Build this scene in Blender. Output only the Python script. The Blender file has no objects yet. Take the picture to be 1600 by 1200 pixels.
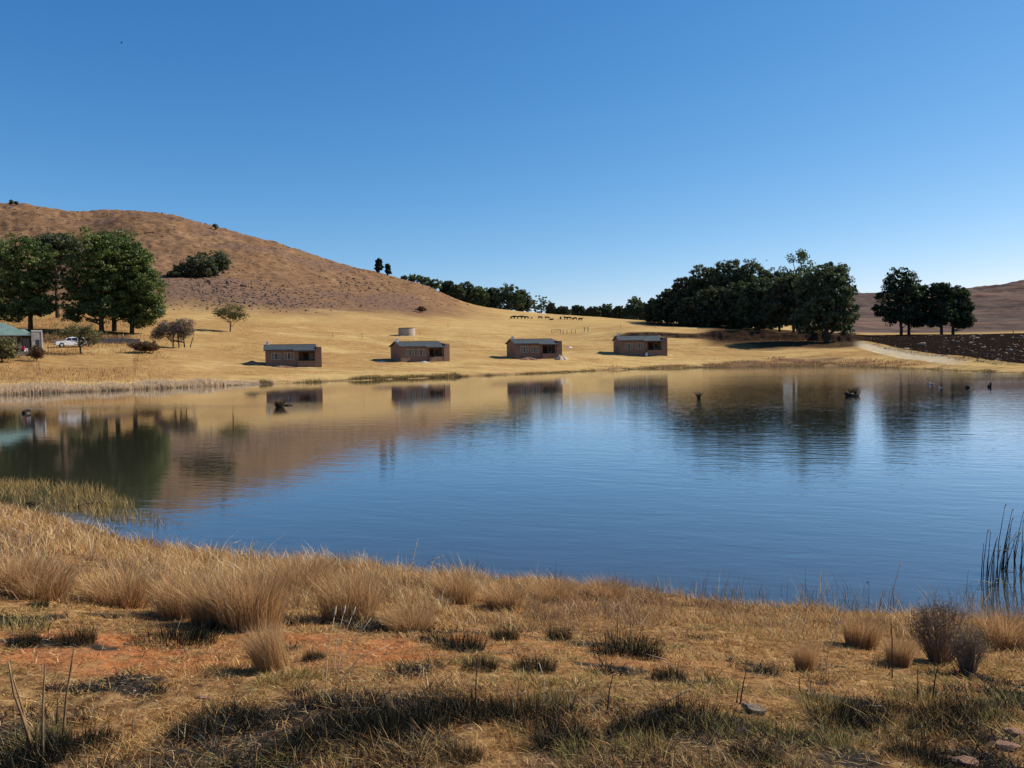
import bpy, math, random
import numpy as np
from mathutils import Matrix, Vector

R = math.radians
# ------------------------------------------------------------------ camera, sky, sun, exposure
CZ = 3.4            # eye height over the water
FPX = 1230.0        # focal length in photograph pixels (1600 wide)
PITCH, ROLL = 2.235, 1.0
SUN_AZ, SUN_EL = 70.0, 38.0      # azimuth clockwise from the view direction (+Y)

scene = bpy.context.scene
col = scene.collection
cp, sp = math.cos(R(PITCH)), math.sin(R(PITCH))
cr, sr = math.cos(R(ROLL)), math.sin(R(ROLL))
F = np.array([0, cp, -sp]); R0 = np.array([1.0, 0, 0]); U0 = np.array([0, sp, cp])
RX = R0 * cr - U0 * sr
UX = U0 * cr + R0 * sr
cam_d = bpy.data.cameras.new('camera')
cam = bpy.data.objects.new('camera', cam_d); col.objects.link(cam)
M = Matrix(((RX[0], UX[0], -F[0], 0), (RX[1], UX[1], -F[1], 0), (RX[2], UX[2], -F[2], CZ), (0, 0, 0, 1)))
cam.matrix_world = M
cam_d.sensor_width = 36; cam_d.lens = 36 * FPX / 1600
cam_d.clip_start = 0.1; cam_d.clip_end = 30000
scene.camera = cam

w = bpy.data.worlds.new("World"); scene.world = w; w.use_nodes = True
nt = w.node_tree
bg = nt.nodes['Background']
sky = nt.nodes.new('ShaderNodeTexSky'); sky.sky_type = 'NISHITA'; sky.sun_disc = False
sky.sun_elevation = R(SUN_EL); sky.sun_rotation = R(SUN_AZ)
sky.altitude = 1700; sky.air_density = 1.0; sky.dust_density = 0.3; sky.ozone_density = 2.2
# thin, dry highland air: less red and more blue than the model's sea-level haze
_sp = nt.nodes.new('ShaderNodeSeparateColor'); _cb = nt.nodes.new('ShaderNodeCombineColor')
nt.links.new(sky.outputs[0], _sp.inputs[0])
for _i, (_a, _g) in enumerate(((15.6, 1.6), (10.0, 1.02), (9.9, .72))):
    _m = nt.nodes.new('ShaderNodeMath'); _m.operation = 'MULTIPLY'; _m.inputs[1].default_value = .1
    _p = nt.nodes.new('ShaderNodeMath'); _p.operation = 'POWER'; _p.inputs[1].default_value = _g
    _q = nt.nodes.new('ShaderNodeMath'); _q.operation = 'MULTIPLY'; _q.inputs[1].default_value = _a
    nt.links.new(_sp.outputs[_i], _m.inputs[0]); nt.links.new(_m.outputs[0], _p.inputs[0]); nt.links.new(_p.outputs[0], _q.inputs[0]); nt.links.new(_q.outputs[0], _cb.inputs[_i])
nt.links.new(_cb.outputs[0], bg.inputs[0]); bg.inputs[1].default_value = 0.085

sd = bpy.data.lights.new('sun', 'SUN'); sd.energy = 5.0; sd.angle = R(0.53); sd.color = (1.0, 0.93, 0.82)
so = bpy.data.objects.new('sun', sd); col.objects.link(so)
sdir = Vector((math.sin(R(SUN_AZ)) * math.cos(R(SUN_EL)), math.cos(R(SUN_AZ)) * math.cos(R(SUN_EL)), math.sin(R(SUN_EL))))
so.rotation_euler = sdir.to_track_quat('Z', 'Y').to_euler(); so.location = (60, -30, 60)
scene.view_settings.view_transform = 'Standard'; scene.view_settings.look = 'None'
scene.view_settings.exposure = 0.42; scene.view_settings.gamma = 1
scene.cycles.max_bounces = 8; scene.cycles.transparent_max_bounces = 8
scene.cycles.diffuse_bounces = 3; scene.cycles.glossy_bounces = 4
scene.cycles.caustics_reflective = False; scene.cycles.caustics_refractive = False

# ------------------------------------------------------------------ pixel <-> world helpers
def ray(px, py):
    px = np.asarray(px, float); py = np.asarray(py, float)
    d = F[None] * FPX + RX[None] * (px.reshape(-1, 1) - 800) - UX[None] * (py.reshape(-1, 1) - 600)
    return d / np.linalg.norm(d, axis=1, keepdims=True)
def az_of(px, py=552.0):
    d = ray(px, py); return np.arctan2(d[:, 0], d[:, 1])
def tan_el(px, py):
    d = ray(px, py); return d[:, 2] / np.hypot(d[:, 0], d[:, 1])
def zat(px, py, D):
    return CZ + D * float(tan_el(px, py)[0])
def px_of_az(az):
    return 800 + FPX * np.tan(np.clip(az, -1.3, 1.3))

# ------------------------------------------------------------------ noise
def _h(ix, iy, s):
    n = (ix.astype(np.int64) * 374761393 + iy.astype(np.int64) * 668265263 + s * 974711) & 0x7fffffff
    n = ((n ^ (n >> 13)) * 1274126177) & 0x7fffffff
    n = n ^ (n >> 16)
    return (n & 0xffff) / 65535.0
def vnoise(x, y, s=0):
    x0 = np.floor(x); y0 = np.floor(y); fx = x - x0; fy = y - y0
    fx = fx * fx * (3 - 2 * fx); fy = fy * fy * (3 - 2 * fy)
    a = _h(x0, y0, s); b = _h(x0 + 1, y0, s); c = _h(x0, y0 + 1, s); d = _h(x0 + 1, y0 + 1, s)
    return (a * (1 - fx) + b * fx) * (1 - fy) + (c * (1 - fx) + d * fx) * fy
def fbm(x, y, s=0, o=4, g=0.5):
    t = 0; a = 1; n = 0
    for i in range(o):
        t = t + a * vnoise(x, y, s + i * 17); n += a; a *= g; x = x * 2.03 + 11.3; y = y * 2.03 + 5.7
    return t / n
def sstep(a, b, x):
    t = np.clip((x - a) / (b - a), 0, 1); return t * t * (3 - 2 * t)

# ------------------------------------------------------------------ terrain height field from survey columns
NEARY = [(-400, 700), (-150, 745), (0, 796), (60, 813), (150, 842), (200, 855), (300, 871), (400, 880), (500, 886), (600, 893), (700, 901), (800, 911), (1000, 931), (1200, 951), (1400, 960), (1600, 972), (2000, 990)]
FARY = [(-400, 632), (0, 617), (200, 609), (400, 600.5), (500, 597), (600, 593), (740, 588), (860, 583), (960, 578), (1040, 575.5), (1150, 573.5), (1300, 571.5), (1400, 575), (1500, 579.5), (1600, 584), (2000, 600)]
# rows: (depth, photo y) pairs, beyond the far shore
COLS = {
 -400: [(75, 612), (95, 590), (125, 560), (160, 530), (260, 480), (360, 400), (450, 316), (600, 330), (1500, 470)],
 0:    [(86, 606), (100, 583), (137, 541), (165, 515), (260, 480), (360, 400), (450, 316), (600, 330), (1500, 470)],
 60:   [(88, 604), (103, 582), (137, 543), (165, 517), (258, 480), (357, 400), (450, 319), (600, 335), (1500, 470)],
 150:  [(94, 601), (107, 581), (137, 545), (165, 521), (252, 478), (350, 400), (450, 334), (600, 345), (1500, 470)],
 205:  [(97, 600), (109, 580), (138, 545), (166, 522), (250, 478), (342, 400), (430, 328), (600, 345), (1500, 475)],
 270:  [(99, 599), (114, 578), (141, 545), (172, 522), (246, 480), (340, 405), (430, 331), (600, 345), (1500, 480)],
 343:  [(103, 596), (121, 576), (147, 545), (180, 522), (243, 486), (335, 420), (425, 352), (600, 365), (1500, 480)],
 430:  [(107, 594), (126, 574), (153, 545), (193, 519), (243, 490), (330, 435), (415, 374), (600, 390), (1500, 490)],
 500:  [(110, 593), (131, 572), (160, 546), (204, 517), (252, 490), (332, 446), (410, 400), (600, 412), (1500, 495)],
 600:  [(115, 589), (140, 567), (170, 545), (220, 515), (270, 490), (340, 456), (400, 427), (600, 440), (1500, 500)],
 670:  [(119, 587), (145, 565), (175, 543), (224, 515), (285, 492), (340, 468), (395, 447), (600, 465), (1500, 510)],
 740:  [(123, 584), (150, 562), (180, 540), (230, 515), (300, 497), (340, 487), (390, 478), (600, 492), (1500, 520)],
 860:  [(135, 579), (160, 558), (190, 540), (240, 518), (320, 498), (350, 494), (400, 490), (600, 502), (1500, 525)],
 1000: [(158, 572), (168, 556), (187, 540), (203, 523), (230, 512), (260, 508), (330, 500), (600, 512), (1500, 525)],
 1150: [(161, 567), (171, 556), (185, 541), (200, 527), (220, 516), (260, 511), (330, 506), (600, 512), (1500, 522)],
 1300: [(155, 562), (165, 552), (185, 538), (200, 530), (220, 525), (260, 521), (330, 517), (600, 490), (900, 459)],
 1400: [(133, 571), (150, 557), (170, 543), (200, 528), (230, 522), (260, 522), (330, 519), (600, 486), (900, 456)],
 1520: [(103, 577), (120, 564), (148, 549), (185, 528), (220, 522), (260, 522), (330, 517), (600, 482), (880, 448)],
 1600: [(94, 580), (105, 572), (140, 553), (180, 530), (212, 521), (260, 520), (330, 514), (600, 475), (850, 435)],
 2000: [(75, 590), (95, 575), (130, 550), (180, 520), (212, 511), (260, 508), (330, 495), (600, 440), (850, 380)],
}
_px = sorted(COLS)
def lat(p): return math.hypot(FPX, p - 800) / FPX      # distance = depth * lat
_naz = np.concatenate([az_of(p) for p, _ in NEARY]); _nv = np.array([-CZ / float(tan_el(p, y)[0]) for p, y in NEARY])
_faz = np.concatenate([az_of(p) for p, _ in FARY]); _fv = np.array([-CZ / float(tan_el(p, y)[0]) for p, y in FARY])
_caz = np.concatenate([az_of(p) for p in _px])
_cd = np.array([[d * lat(p) for d, _ in COLS[p]] for p in _px], float)
_cz = np.array([[zat(p, y, d * lat(p)) for d, y in COLS[p]] for p in _px], float)
def rnear(az): return np.interp(az, _naz, _nv)
def rfar(az): return np.interp(az, _faz, _fv)
GA = np.linspace(R(-80), R(80), 1601)
GD = np.exp(np.linspace(0, math.log(9000), 1300))
_G = np.zeros((len(GA), len(GD)))
for i, a in enumerate(GA):
    rn, rf = float(rnear(a)), float(rfar(a))
    ds = [1, 3.0, 4.2, rn * .64, rn - .9, rn, rn + 1.2, rn + 5, (rn + rf) / 2, rf - 8, rf - 1.2, rf, rf + 1.2]
    zs = [1.86, 1.76, 1.6, .78, .16, 0, -.25, -.8, -2.0, -.8, -.12, 0, .22]
    cd = [float(np.interp(a, _caz, _cd[:, k])) for k in range(_cd.shape[1])]
    cz = [float(np.interp(a, _caz, _cz[:, k])) for k in range(_cd.shape[1])]
    cd = list(np.maximum(cd, rf + 1.6 + np.arange(len(cd)) * .5)); ds += cd + [3000, 9000]; zs += cz + [cz[-1] * .8, 8]
    _G[i] = np.interp(GD, ds, zs)
def _blur(A, s, axis):
    k = np.exp(-.5 * (np.arange(-3 * s, 3 * s + 1) / s) ** 2); k /= k.sum(); n = len(k) // 2
    A = np.moveaxis(A, axis, 0); P = np.concatenate([np.repeat(A[:1], n, 0), A, np.repeat(A[-1:], n, 0)])
    out = sum(k[j] * P[j:j + len(A)] for j in range(len(k)))
    return np.moveaxis(out, 0, axis)
_rnear_i = rnear(GA); _lim = 60
_Gb = _blur(_blur(_G, 9, 0), 2, 1)
_big = _blur(_Gb, 5, 1)
_wf = sstep(170, 260, GD)[None]
_G = _Gb * (1 - _wf) + _big * _wf
# road centre line (photo x, distance)
ROAD = [(1240, 236), (1285, 214), (1310, 199), (1345, 182), (1400, 157), (1450, 138), (1500, 122), (1560, 108), (1650, 98), (1850, 90)]
_rp = np.array([[math.tan(float(az_of(p)[0])) * d, d] for p, d in ROAD])
def road_dist(x, y):
    best = np.full(np.shape(x), 1e9)
    for a, b in zip(_rp[:-1], _rp[1:]):
        e = b - a; t = np.clip(((x - a[0]) * e[0] + (y - a[1]) * e[1]) / (e @ e), 0, 1)
        best = np.minimum(best, np.hypot(x - a[0] - t * e[0], y - a[1] - t * e[1]))
    return best
def scarp_d(az):   # where the eroded step runs, below the grove
    p = px_of_az(az)
    return (203 + 3 * np.sin(p * .021) - 6 * sstep(1120, 1300, p) + 1.3 * (vnoise(p * .05, p * 0, 5) - .5) + .5 * (vnoise(p * .21, p * 0, 6) - .5)) / np.maximum(np.cos(az), .3)
def terrain(x, y):
    x = np.asarray(x, float); y = np.asarray(y, float)
    az = np.arctan2(x, y); D = np.maximum(np.hypot(x, y), 1.0)
    ia = np.clip((az - GA[0]) / (GA[1] - GA[0]), 0, len(GA) - 1.001)
    idd = np.clip(np.log(D) / math.log(9000) * (len(GD) - 1), 0, len(GD) - 1.001)
    i0 = ia.astype(int); j0 = idd.astype(int); fa = ia - i0; fd = idd - j0
    z = (_G[i0, j0] * (1 - fa) * (1 - fd) + _G[i0 + 1, j0] * fa * (1 - fd) + _G[i0, j0 + 1] * (1 - fa) * fd + _G[i0 + 1, j0 + 1] * fa * fd)
    px = px_of_az(az); rn = rnear(az); rf = rfar(az)
    nearm = 1 - sstep(rn - .5, rn + 3, D)
    z = z + nearm * (.13 * (fbm(x * .55, y * .55, 3, 3) - .5) + .06 * (fbm(x * 3.1, y * 3.1, 4, 3) - .5))
    land = sstep(rf - 2, rf + 6, D)
    far = land * (1 - sstep(240, 300, D))
    z = z + far * (.35 * (fbm(x * .12, y * .12, 8, 3) - .5) + .16 * (fbm(x * .9, y * .9, 9, 2) - .5))
    edge = np.exp(-((D - rf) / 3.0) ** 2)
    z = z + edge * (.45 + .35 * sstep(850, 1100, px)) * (fbm(x * .35, y * .35, 12, 3) - .5)
    hill = sstep(260, 340, D) * (1 - sstep(1200, 2500, D))
    hl = np.clip((z - 14) / 40, 0, 1) * hill
    z = z + hl * (5.5 * (fbm(x * .018, y * .018, 21, 4) - .5) + 3.4 * (fbm(x * .075, y * .075, 22, 4, .6) - .5) + 1.2 * (fbm(x * .35, y * .35, 23, 3, .6) - .5))
    # eroded step: a short wall of earth facing the water
    sd_ = scarp_d(az); m = sstep(950, 985, px) * (1 - sstep(1330, 1370, px))
    hgt = (.85 + .65 * sstep(1080, 1130, px)) * m * (.75 + .5 * vnoise(px * .05, px * 0, 7))
    z = z + hgt * (sstep(sd_ - 1.1, sd_ + 1.1, D) * np.exp(-np.clip(D - sd_, 0, 99) / 14)) - .35 * hgt * sstep(sd_ - 9, sd_ - .6, D) * (1 - sstep(sd_ - .6, sd_ + .7, D))
    rd = road_dist(x, y)
    z = z - .18 * (1 - sstep(1.6, 3.2, rd)) + .12 * np.exp(-((rd - 3.2) / .8) ** 2)
    # behind the photographer: plain grassland
    back = sstep(R(72), R(108), np.abs(az))
    zb = 1.8 + .006 * D + .1 * (fbm(x * .4, y * .4, 3, 3) - .5)
    return z * (1 - back) + zb * back
def tz(x, y): return float(terrain(np.array([x]), np.array([y]))[0])
def xy(px, D):
    a = float(az_of(px)[0]); return math.tan(a) * D, D      # D = depth
def ground(px, py, d0=None, d1=420):
    """first point of the terrain met by the ray through a photo pixel"""
    d = ray(px, py)[0]; hz = math.hypot(d[0], d[1])
    if d0 is None: d0 = 2.0
    D = np.exp(np.linspace(math.log(d0), math.log(d1), 3000))
    x = d[0] / hz * D; y = d[1] / hz * D; zr = CZ + d[2] / hz * D
    below = np.nonzero(zr < terrain(x, y))[0]
    k = below[0] if len(below) else len(D) - 1
    return float(x[k]), float(y[k]), tz(x[k], y[k])
def mpp(x, y): return y / FPX     # metres per photo pixel there

# ------------------------------------------------------------------ objects
def tag(o, label=None, cat=None, group=None, kind=None):
    if label: o['label'] = label
    if cat: o['category'] = cat
    if group: o['group'] = group
    if kind: o['kind'] = kind
    return o
def link(name, me, mat=None, parent=None):
    o = bpy.data.objects.new(name, me); col.objects.link(o)
    if mat is not None and me is not None and not me.materials: me.materials.append(mat)
    if parent is not None: o.parent = parent
    return o
def empty(name, loc, rz=0.0):
    o = bpy.data.objects.new(name, None); col.objects.link(o); o.location = loc; o.rotation_euler = (0, 0, rz)
    o.empty_display_size = .2
    return o
def npmesh(name, V, polys, smooth=False, colors=None, attrs=None):
    """V (n,3); polys = list of int arrays (m,k)"""
    me = bpy.data.meshes.new(name)
    V = np.ascontiguousarray(V, np.float32)
    me.vertices.add(len(V)); me.vertices.foreach_set('co', V.ravel())
    polys = [p for p in polys if len(p)]
    idx = np.concatenate([np.asarray(p).ravel() for p in polys]).astype(np.int32)
    tot = np.concatenate([np.full(len(p), p.shape[1]) for p in polys]).astype(np.int32)
    st = np.concatenate([[0], np.cumsum(tot)[:-1]]).astype(np.int32)
    me.loops.add(len(idx)); me.loops.foreach_set('vertex_index', idx)
    me.polygons.add(len(tot)); me.polygons.foreach_set('loop_start', st); me.polygons.foreach_set('loop_total', tot)
    me.polygons.foreach_set('use_smooth', np.full(len(tot), smooth, bool))
    if colors is not None:
        a = me.color_attributes.new('Col', 'FLOAT_COLOR', 'POINT')
        c = np.ones((len(V), 4), np.float32); c[:, :colors.shape[1]] = colors; a.data.foreach_set('color', c.ravel())
    for k, v in (attrs or {}).items():
        a = me.attributes.new(k, 'FLOAT', 'POINT'); a.data.foreach_set('value', np.ascontiguousarray(v, np.float32))
    me.update(calc_edges=True)
    return me
class MB:
    """collects boxes, prisms, tubes into one mesh"""
    def __init__(s): s.v = []; s.f = []
    def add(s, vs, fs):
        n = len(s.v); s.v += [tuple(map(float, v)) for v in vs]; s.f += [tuple(i + n for i in f) for f in fs]; return s
    def box(s, x0, x1, y0, y1, z0, z1):
        return s.add([(x0, y0, z0), (x1, y0, z0), (x1, y1, z0), (x0, y1, z0), (x0, y0, z1), (x1, y0, z1), (x1, y1, z1), (x0, y1, z1)],
                     [(0, 3, 2, 1), (4, 5, 6, 7), (0, 1, 5, 4), (1, 2, 6, 5), (2, 3, 7, 6), (3, 0, 4, 7)])
    def prism(s, pts, a, b, axis='x'):
        """polygon pts (2-D) extruded along axis from a to b"""
        n = len(pts)
        def P(p, t): return (t, p[0], p[1]) if axis == 'x' else ((p[0], t, p[1]) if axis == 'y' else (p[0], p[1], t))
        return s.add([P(p, a) for p in pts] + [P(p, b) for p in pts],
                     [tuple(range(n))[::-1], tuple(range(n, 2 * n))] + [(i, (i + 1) % n, n + (i + 1) % n, n + i) for i in range(n)])
    def tube(s, pts, rad, n=6, cap=True):
        pts = [np.array(p, float) for p in pts]; m = len(pts); rad = rad if hasattr(rad, '__len__') else [rad] * m
        vs = []
        for i, p in enumerate(pts):
            t = pts[min(i + 1, m - 1)] - pts[max(i - 1, 0)]; t = t / (np.linalg.norm(t) + 1e-9)
            u = np.cross(t, [0, 0, 1.0]) if abs(t[2]) < .9 else np.cross(t, [1.0, 0, 0]); u /= np.linalg.norm(u); v = np.cross(t, u)
            for k in range(n):
                a = 2 * math.pi * k / n; vs.append(p + rad[i] * (math.cos(a) * u + math.sin(a) * v))
        fs = [(i * n + k, i * n + (k + 1) % n, (i + 1) * n + (k + 1) % n, (i + 1) * n + k) for i in range(m - 1) for k in range(n)]
        if cap: fs += [tuple(range(n))[::-1], tuple(range((m - 1) * n, m * n))]
        return s.add(vs, fs)
    def ell(s, c, r, n=10, m=7):
        vs = [(c[0], c[1], c[2] - r[2])]
        for j in range(1, m):
            t = math.pi * j / m - math.pi / 2
            for i in range(n):
                a = 2 * math.pi * i / n; vs.append((c[0] + r[0] * math.cos(t) * math.cos(a), c[1] + r[1] * math.cos(t) * math.sin(a), c[2] + r[2] * math.sin(t)))
        vs.append((c[0], c[1], c[2] + r[2])); L = len(vs) - 1
        fs = [(0, 1 + (i + 1) % n, 1 + i) for i in range(n)]
        for j in range(m - 2):
            for i in range(n): a = 1 + j * n; fs.append((a + i, a + (i + 1) % n, a + n + (i + 1) % n, a + n + i))
        a = 1 + (m - 2) * n
        fs += [(a + i, a + (i + 1) % n, L) for i in range(n)]
        return s.add(vs, fs)
    def mesh(s, name, smooth=False, bevel=0):
        me = bpy.data.meshes.new(name); me.from_pydata(s.v, [], s.f); me.update()
        if bevel:
            import bmesh
            bm = bmesh.new(); bm.from_mesh(me)
            bmesh.ops.bevel(bm, geom=bm.edges[:], offset=bevel, segments=2, affect='EDGES'); bm.to_mesh(me); bm.free()
        if smooth: me.polygons.foreach_set('use_smooth', [True] * len(me.polygons))
        return me
    def build(s, name, mat, parent=None, smooth=False, bevel=0):
        return link(name, s.mesh(name, smooth, bevel), mat, parent)

# ------------------------------------------------------------------ materials
def newmat(name, rough=.9, spec=.2):
    m = bpy.data.materials.new(name); m.use_nodes = True
    b = m.node_tree.nodes['Principled BSDF']; b.inputs['Roughness'].default_value = rough; b.inputs['Specular IOR Level'].default_value = spec
    return m, m.node_tree, b
def N(nt, t, **kw):
    n = nt.nodes.new(t)
    for k, v in kw.items():
        if k.startswith('_'): setattr(n, k[1:], v)
        else: n.inputs[k].default_value = v
    return n
def L(nt, a, b): nt.links.new(a, b)
def ramp(nt, fac, stops, interp='LINEAR'):
    r = nt.nodes.new('ShaderNodeValToRGB'); r.color_ramp.interpolation = interp
    while len(r.color_ramp.elements) < len(stops): r.color_ramp.elements.new(.5)
    for e, (p, c) in zip(r.color_ramp.elements, stops): e.position = p; e.color = (*c, 1) if len(c) == 3 else c
    L(nt, fac, r.inputs[0]); return r.outputs[0]
def gray(v): return (v, v, v)
def mixc(nt, fac, a, b, mode='MIX'):
    n = nt.nodes.new('ShaderNodeMix'); n.data_type = 'RGBA'; n.blend_type = mode
    for s, v in ((n.inputs[0], fac), (n.inputs[6], a), (n.inputs[7], b)):
        if isinstance(v, (int, float)): s.default_value = v
        elif isinstance(v, tuple): s.default_value = (*v, 1)
        else: L(nt, v, s)
    return n.outputs[2]
def mth(nt, op, a, b=None, c=None, clamp=False):
    n = nt.nodes.new('ShaderNodeMath'); n.operation = op; n.use_clamp = clamp
    for i, v in enumerate((a, b, c)):
        if v is None: continue
        if isinstance(v, (int, float)): n.inputs[i].default_value = v
        else: L(nt, v, n.inputs[i])
    return n.outputs[0]
def noise(nt, vec, scale, detail=4, rough=.55, dist=0):
    n = N(nt, 'ShaderNodeTexNoise', Scale=scale, Detail=detail, Roughness=rough, Distortion=dist); L(nt, vec, n.inputs['Vector']); return n.outputs['Fac']
def geopos(nt, scale=None):
    g = nt.nodes.new('ShaderNodeNewGeometry')
    if scale is None: return g.outputs['Position']
    m = nt.nodes.new('ShaderNodeMapping'); m.inputs['Scale'].default_value = scale; L(nt, g.outputs['Position'], m.inputs['Vector']); return m.outputs[0]
def objpos(nt, scale=None):
    g = nt.nodes.new('ShaderNodeTexCoord')
    if scale is None: return g.outputs['Object']
    m = nt.nodes.new('ShaderNodeMapping'); m.inputs['Scale'].default_value = scale; L(nt, g.outputs['Object'], m.inputs['Vector']); return m.outputs[0]
def bump(nt, b, h, strength, dist):
    n = N(nt, 'ShaderNodeBump', Strength=strength, Distance=dist); L(nt, h, n.inputs['Height']); L(nt, n.outputs[0], b.inputs['Normal'])
def simple(name, c, var=.25, scale=6, rough=.85, spec=.2, bmp=0, bs=30):
    m, nt, b = newmat(name, rough, spec); p = objpos(nt)
    f = noise(nt, p, scale, 5)
    L(nt, ramp(nt, f, [(.3, tuple(x * (1 - var) for x in c)), (.7, tuple(min(1, x * (1 + var)) for x in c))]), b.inputs['Base Color'])
    if bmp: bump(nt, b, noise(nt, p, bs, 4), .6, bmp)
    return m
# ------------------------------------------------------------------ ground
def ground_mat():
    m, nt, b = newmat('ground', 1.0, 0.0)
    g = geopos(nt)
    def at(n):
        a = nt.nodes.new('ShaderNodeAttribute'); a.attribute_name = n; return a.outputs['Fac']
    n_fine = noise(nt, g, 9, 6, .7); n_mid = noise(nt, g, 1.1, 5, .6); n_big = noise(nt, g, .06, 5, .6)
    n_str = noise(nt, geopos(nt, (.10, .55, .55)), 1, 7, .72)
    n_st2 = noise(nt, geopos(nt, (.35, 1.6, 1.6)), 1, 6, .7)
    n_hug = noise(nt, g, .015, 4, .55)
    # meadow: mown dry grass, mottled
    mead = ramp(nt, n_str, [(.3, (.25, .145, .055)), (.45, (.41, .265, .10)), (.6, (.50, .345, .145)), (.78, (.56, .40, .18))])
    mead = mixc(nt, mth(nt, 'MULTIPLY', mth(nt, 'SUBTRACT', n_st2, .5), 1.2, clamp=True), mead, (.27, .155, .065))
    mead = mixc(nt, ramp(nt, n_big, [(.48, gray(0)), (.72, gray(.55))]), mead, (.36, .19, .085))
    rough_g = ramp(nt, n_st2, [(.3, (.15, .075, .03)), (.5, (.34, .195, .075)), (.75, (.47, .30, .12))])
    mead = mixc(nt, at('tall'), mead, rough_g)
    # hill: thin rusty grass
    hl = ramp(nt, noise(nt, g, .33, 8, .75), [(.30, (.05, .028, .018)), (.43, (.16, .090, .050)), (.58, (.27, .158, .082)), (.8, (.37, .235, .125))])
    hl = mixc(nt, ramp(nt, n_big, [(.4, gray(0)), (.65, gray(.7))]), hl, ramp(nt, noise(nt, g, 1.0, 6, .8), [(.35, (.06, .034, .022)), (.65, (.30, .16, .075))]))
    hl = mixc(nt, at('rocky'), hl, ramp(nt, noise(nt, g, .7, 6, .75), [(.35, (.05, .036, .03)), (.5, (.17, .10, .066)), (.68, (.28, .175, .11))]))
    c = mixc(nt, at('hill'), mead, hl)
    # far bare hill
    fh = mixc(nt, ramp(nt, noise(nt, geopos(nt, (.012, .012, .03)), 1, 5, .6), [(.42, gray(0)), (.62, gray(.8))]), ramp(nt, noise(nt, geopos(nt, (.05, .022, .05)), 1, 9, .8), [(.34, (.03, .022, .022)), (.5, (.10, .074, .062)), (.7, (.18, .132, .10))]), ramp(nt, noise(nt, geopos(nt, (.05, .022, .05)), 1, 9, .8), [(.34, (.055, .035, .03)), (.5, (.17, .105, .078)), (.7, (.25, .165, .11))]))
    c = mixc(nt, at('farhill'), c, fh)
    burnt = ramp(nt, noise(nt, geopos(nt, (.5, .8, 2.5)), 1, 7, .8), [(.35, (.008, .006, .005)), (.55, (.020, .014, .011)), (.68, (.05, .03, .02)), (.8, (.13, .085, .05))])
    c = mixc(nt, at('burnt'), c, burnt)
    road = ramp(nt, noise(nt, g, 1.4, 6, .7), [(.3, (.36, .28, .17)), (.6, (.52, .42, .27)), (.8, (.60, .50, .34))])
    c = mixc(nt, at('road'), c, road)
    earth = ramp(nt, n_mid, [(.3, (.06, .034, .024)), (.6, (.165, .092, .060)), (.8, (.25, .150, .095))])
    c = mixc(nt, at('earth'), c, earth)
    c = mixc(nt, at('litter_shade'), c, ramp(nt, n_st2, [(.3, (.010, .007, .005)), (.55, (.032, .020, .014)), (.75, (.085, .05, .03)), (.88, (.2, .13, .07))]))  # tree shade painted near-black into the ground colour, along with leaf litter
    # near bank: red soil under thatch
    soil = ramp(nt, n_fine, [(.3, (.08, .028, .012)), (.45, (.29, .095, .030)), (.7, (.43, .16, .050))])
    soil = mixc(nt, ramp(nt, n_mid, [(.4, gray(0)), (.75, gray(.8))]), soil, (.36, .2, .1))
    thatch = ramp(nt, n_fine, [(.32, (.05, .026, .012)), (.5, (.24, .128, .050)), (.72, (.44, .28, .12))])
    nb = mixc(nt, at('soil'), thatch, soil)
    ch = ramp(nt, n_fine, [(.3, (.012, .011, .01)), (.6, (.05, .042, .033)), (.8, (.17, .12, .07))])
    nb = mixc(nt, at('char'), nb, ch)
    c = mixc(nt, at('near'), c, nb)
    c = mixc(nt, at('wet'), c, (.045, .035, .022))
    L(nt, c, b.inputs['Base Color'])
    h = mth(nt, 'ADD', mth(nt, 'MULTIPLY', n_fine, .5), mth(nt, 'MULTIPLY', n_mid, .8))
    bump(nt, b, mth(nt, 'ADD', h, mth(nt, 'MULTIPLY', n_st2, .8)), .55, .16)
    return m
GM = ground_mat()

def char_f(x, y):      # scorched turf close to the camera, in patches further off
    D = y
    n = fbm(x * 1.1, y * 1.3, 41, 3)
    band = (np.exp(-((D - 3.75 - .6 * (n - .5)) / .34) ** 2) * 1.0 + .60 * (1 - sstep(3.5, 3.8, D))) * sstep(.34, .54, n)
    return np.clip(band + sstep(.60, .67, fbm(x * 1.7, y * 2.2, 43, 3)) * (1 - sstep(6, 9, D)), 0, 1)
def soil_f(x, y):
    D = y; px = px_of_az(np.arctan2(x, y))
    n = fbm(x * .75, y * .9, 51, 3)
    m = sstep(3.4, 4.4, D) * (1 - sstep(6.2, 8.0, D))
    left = 1 - sstep(900, 1250, px)
    hot = np.exp(-(((px - 470) / 130) ** 2 + ((D - 5.3) / 1.1) ** 2)) + np.exp(-(((px - 60) / 200) ** 2 + ((D - 5.0) / .9) ** 2)) * .8
    br = sstep(.40, .56, fbm(x * 3.3, y * 3.3, 53, 3))
    return np.clip((m * (.10 + .55 * left) * sstep(.46, .62, n) + hot * 1.0 * sstep(.36, .52, n)) * (.25 + .75 * br), 0, 1)

fine = np.arange(R(-37), R(37.01), R(.115))
side = np.concatenate([np.arange(R(37.6), R(60), R(.8)), np.arange(R(60), R(180), R(4))])
AZ = np.concatenate([-side[::-1], fine, side])
def grow(a, b, k): return np.exp(np.arange(math.log(a), math.log(b), k))
DD = np.concatenate([grow(.8, 30, .011), grow(30, 70, .03), grow(70, 250, .0055), grow(250, 500, .008), grow(500, 1000, .013), grow(1000, 9000, .08), [9000]])
A2, D2 = np.meshgrid(AZ, DD, indexing='ij')
X = np.sin(A2) * D2; Y = np.cos(A2) * D2
Z = terrain(X, Y)
nA, nD = Z.shape
P = np.stack([X, Y, Z], -1)
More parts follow.
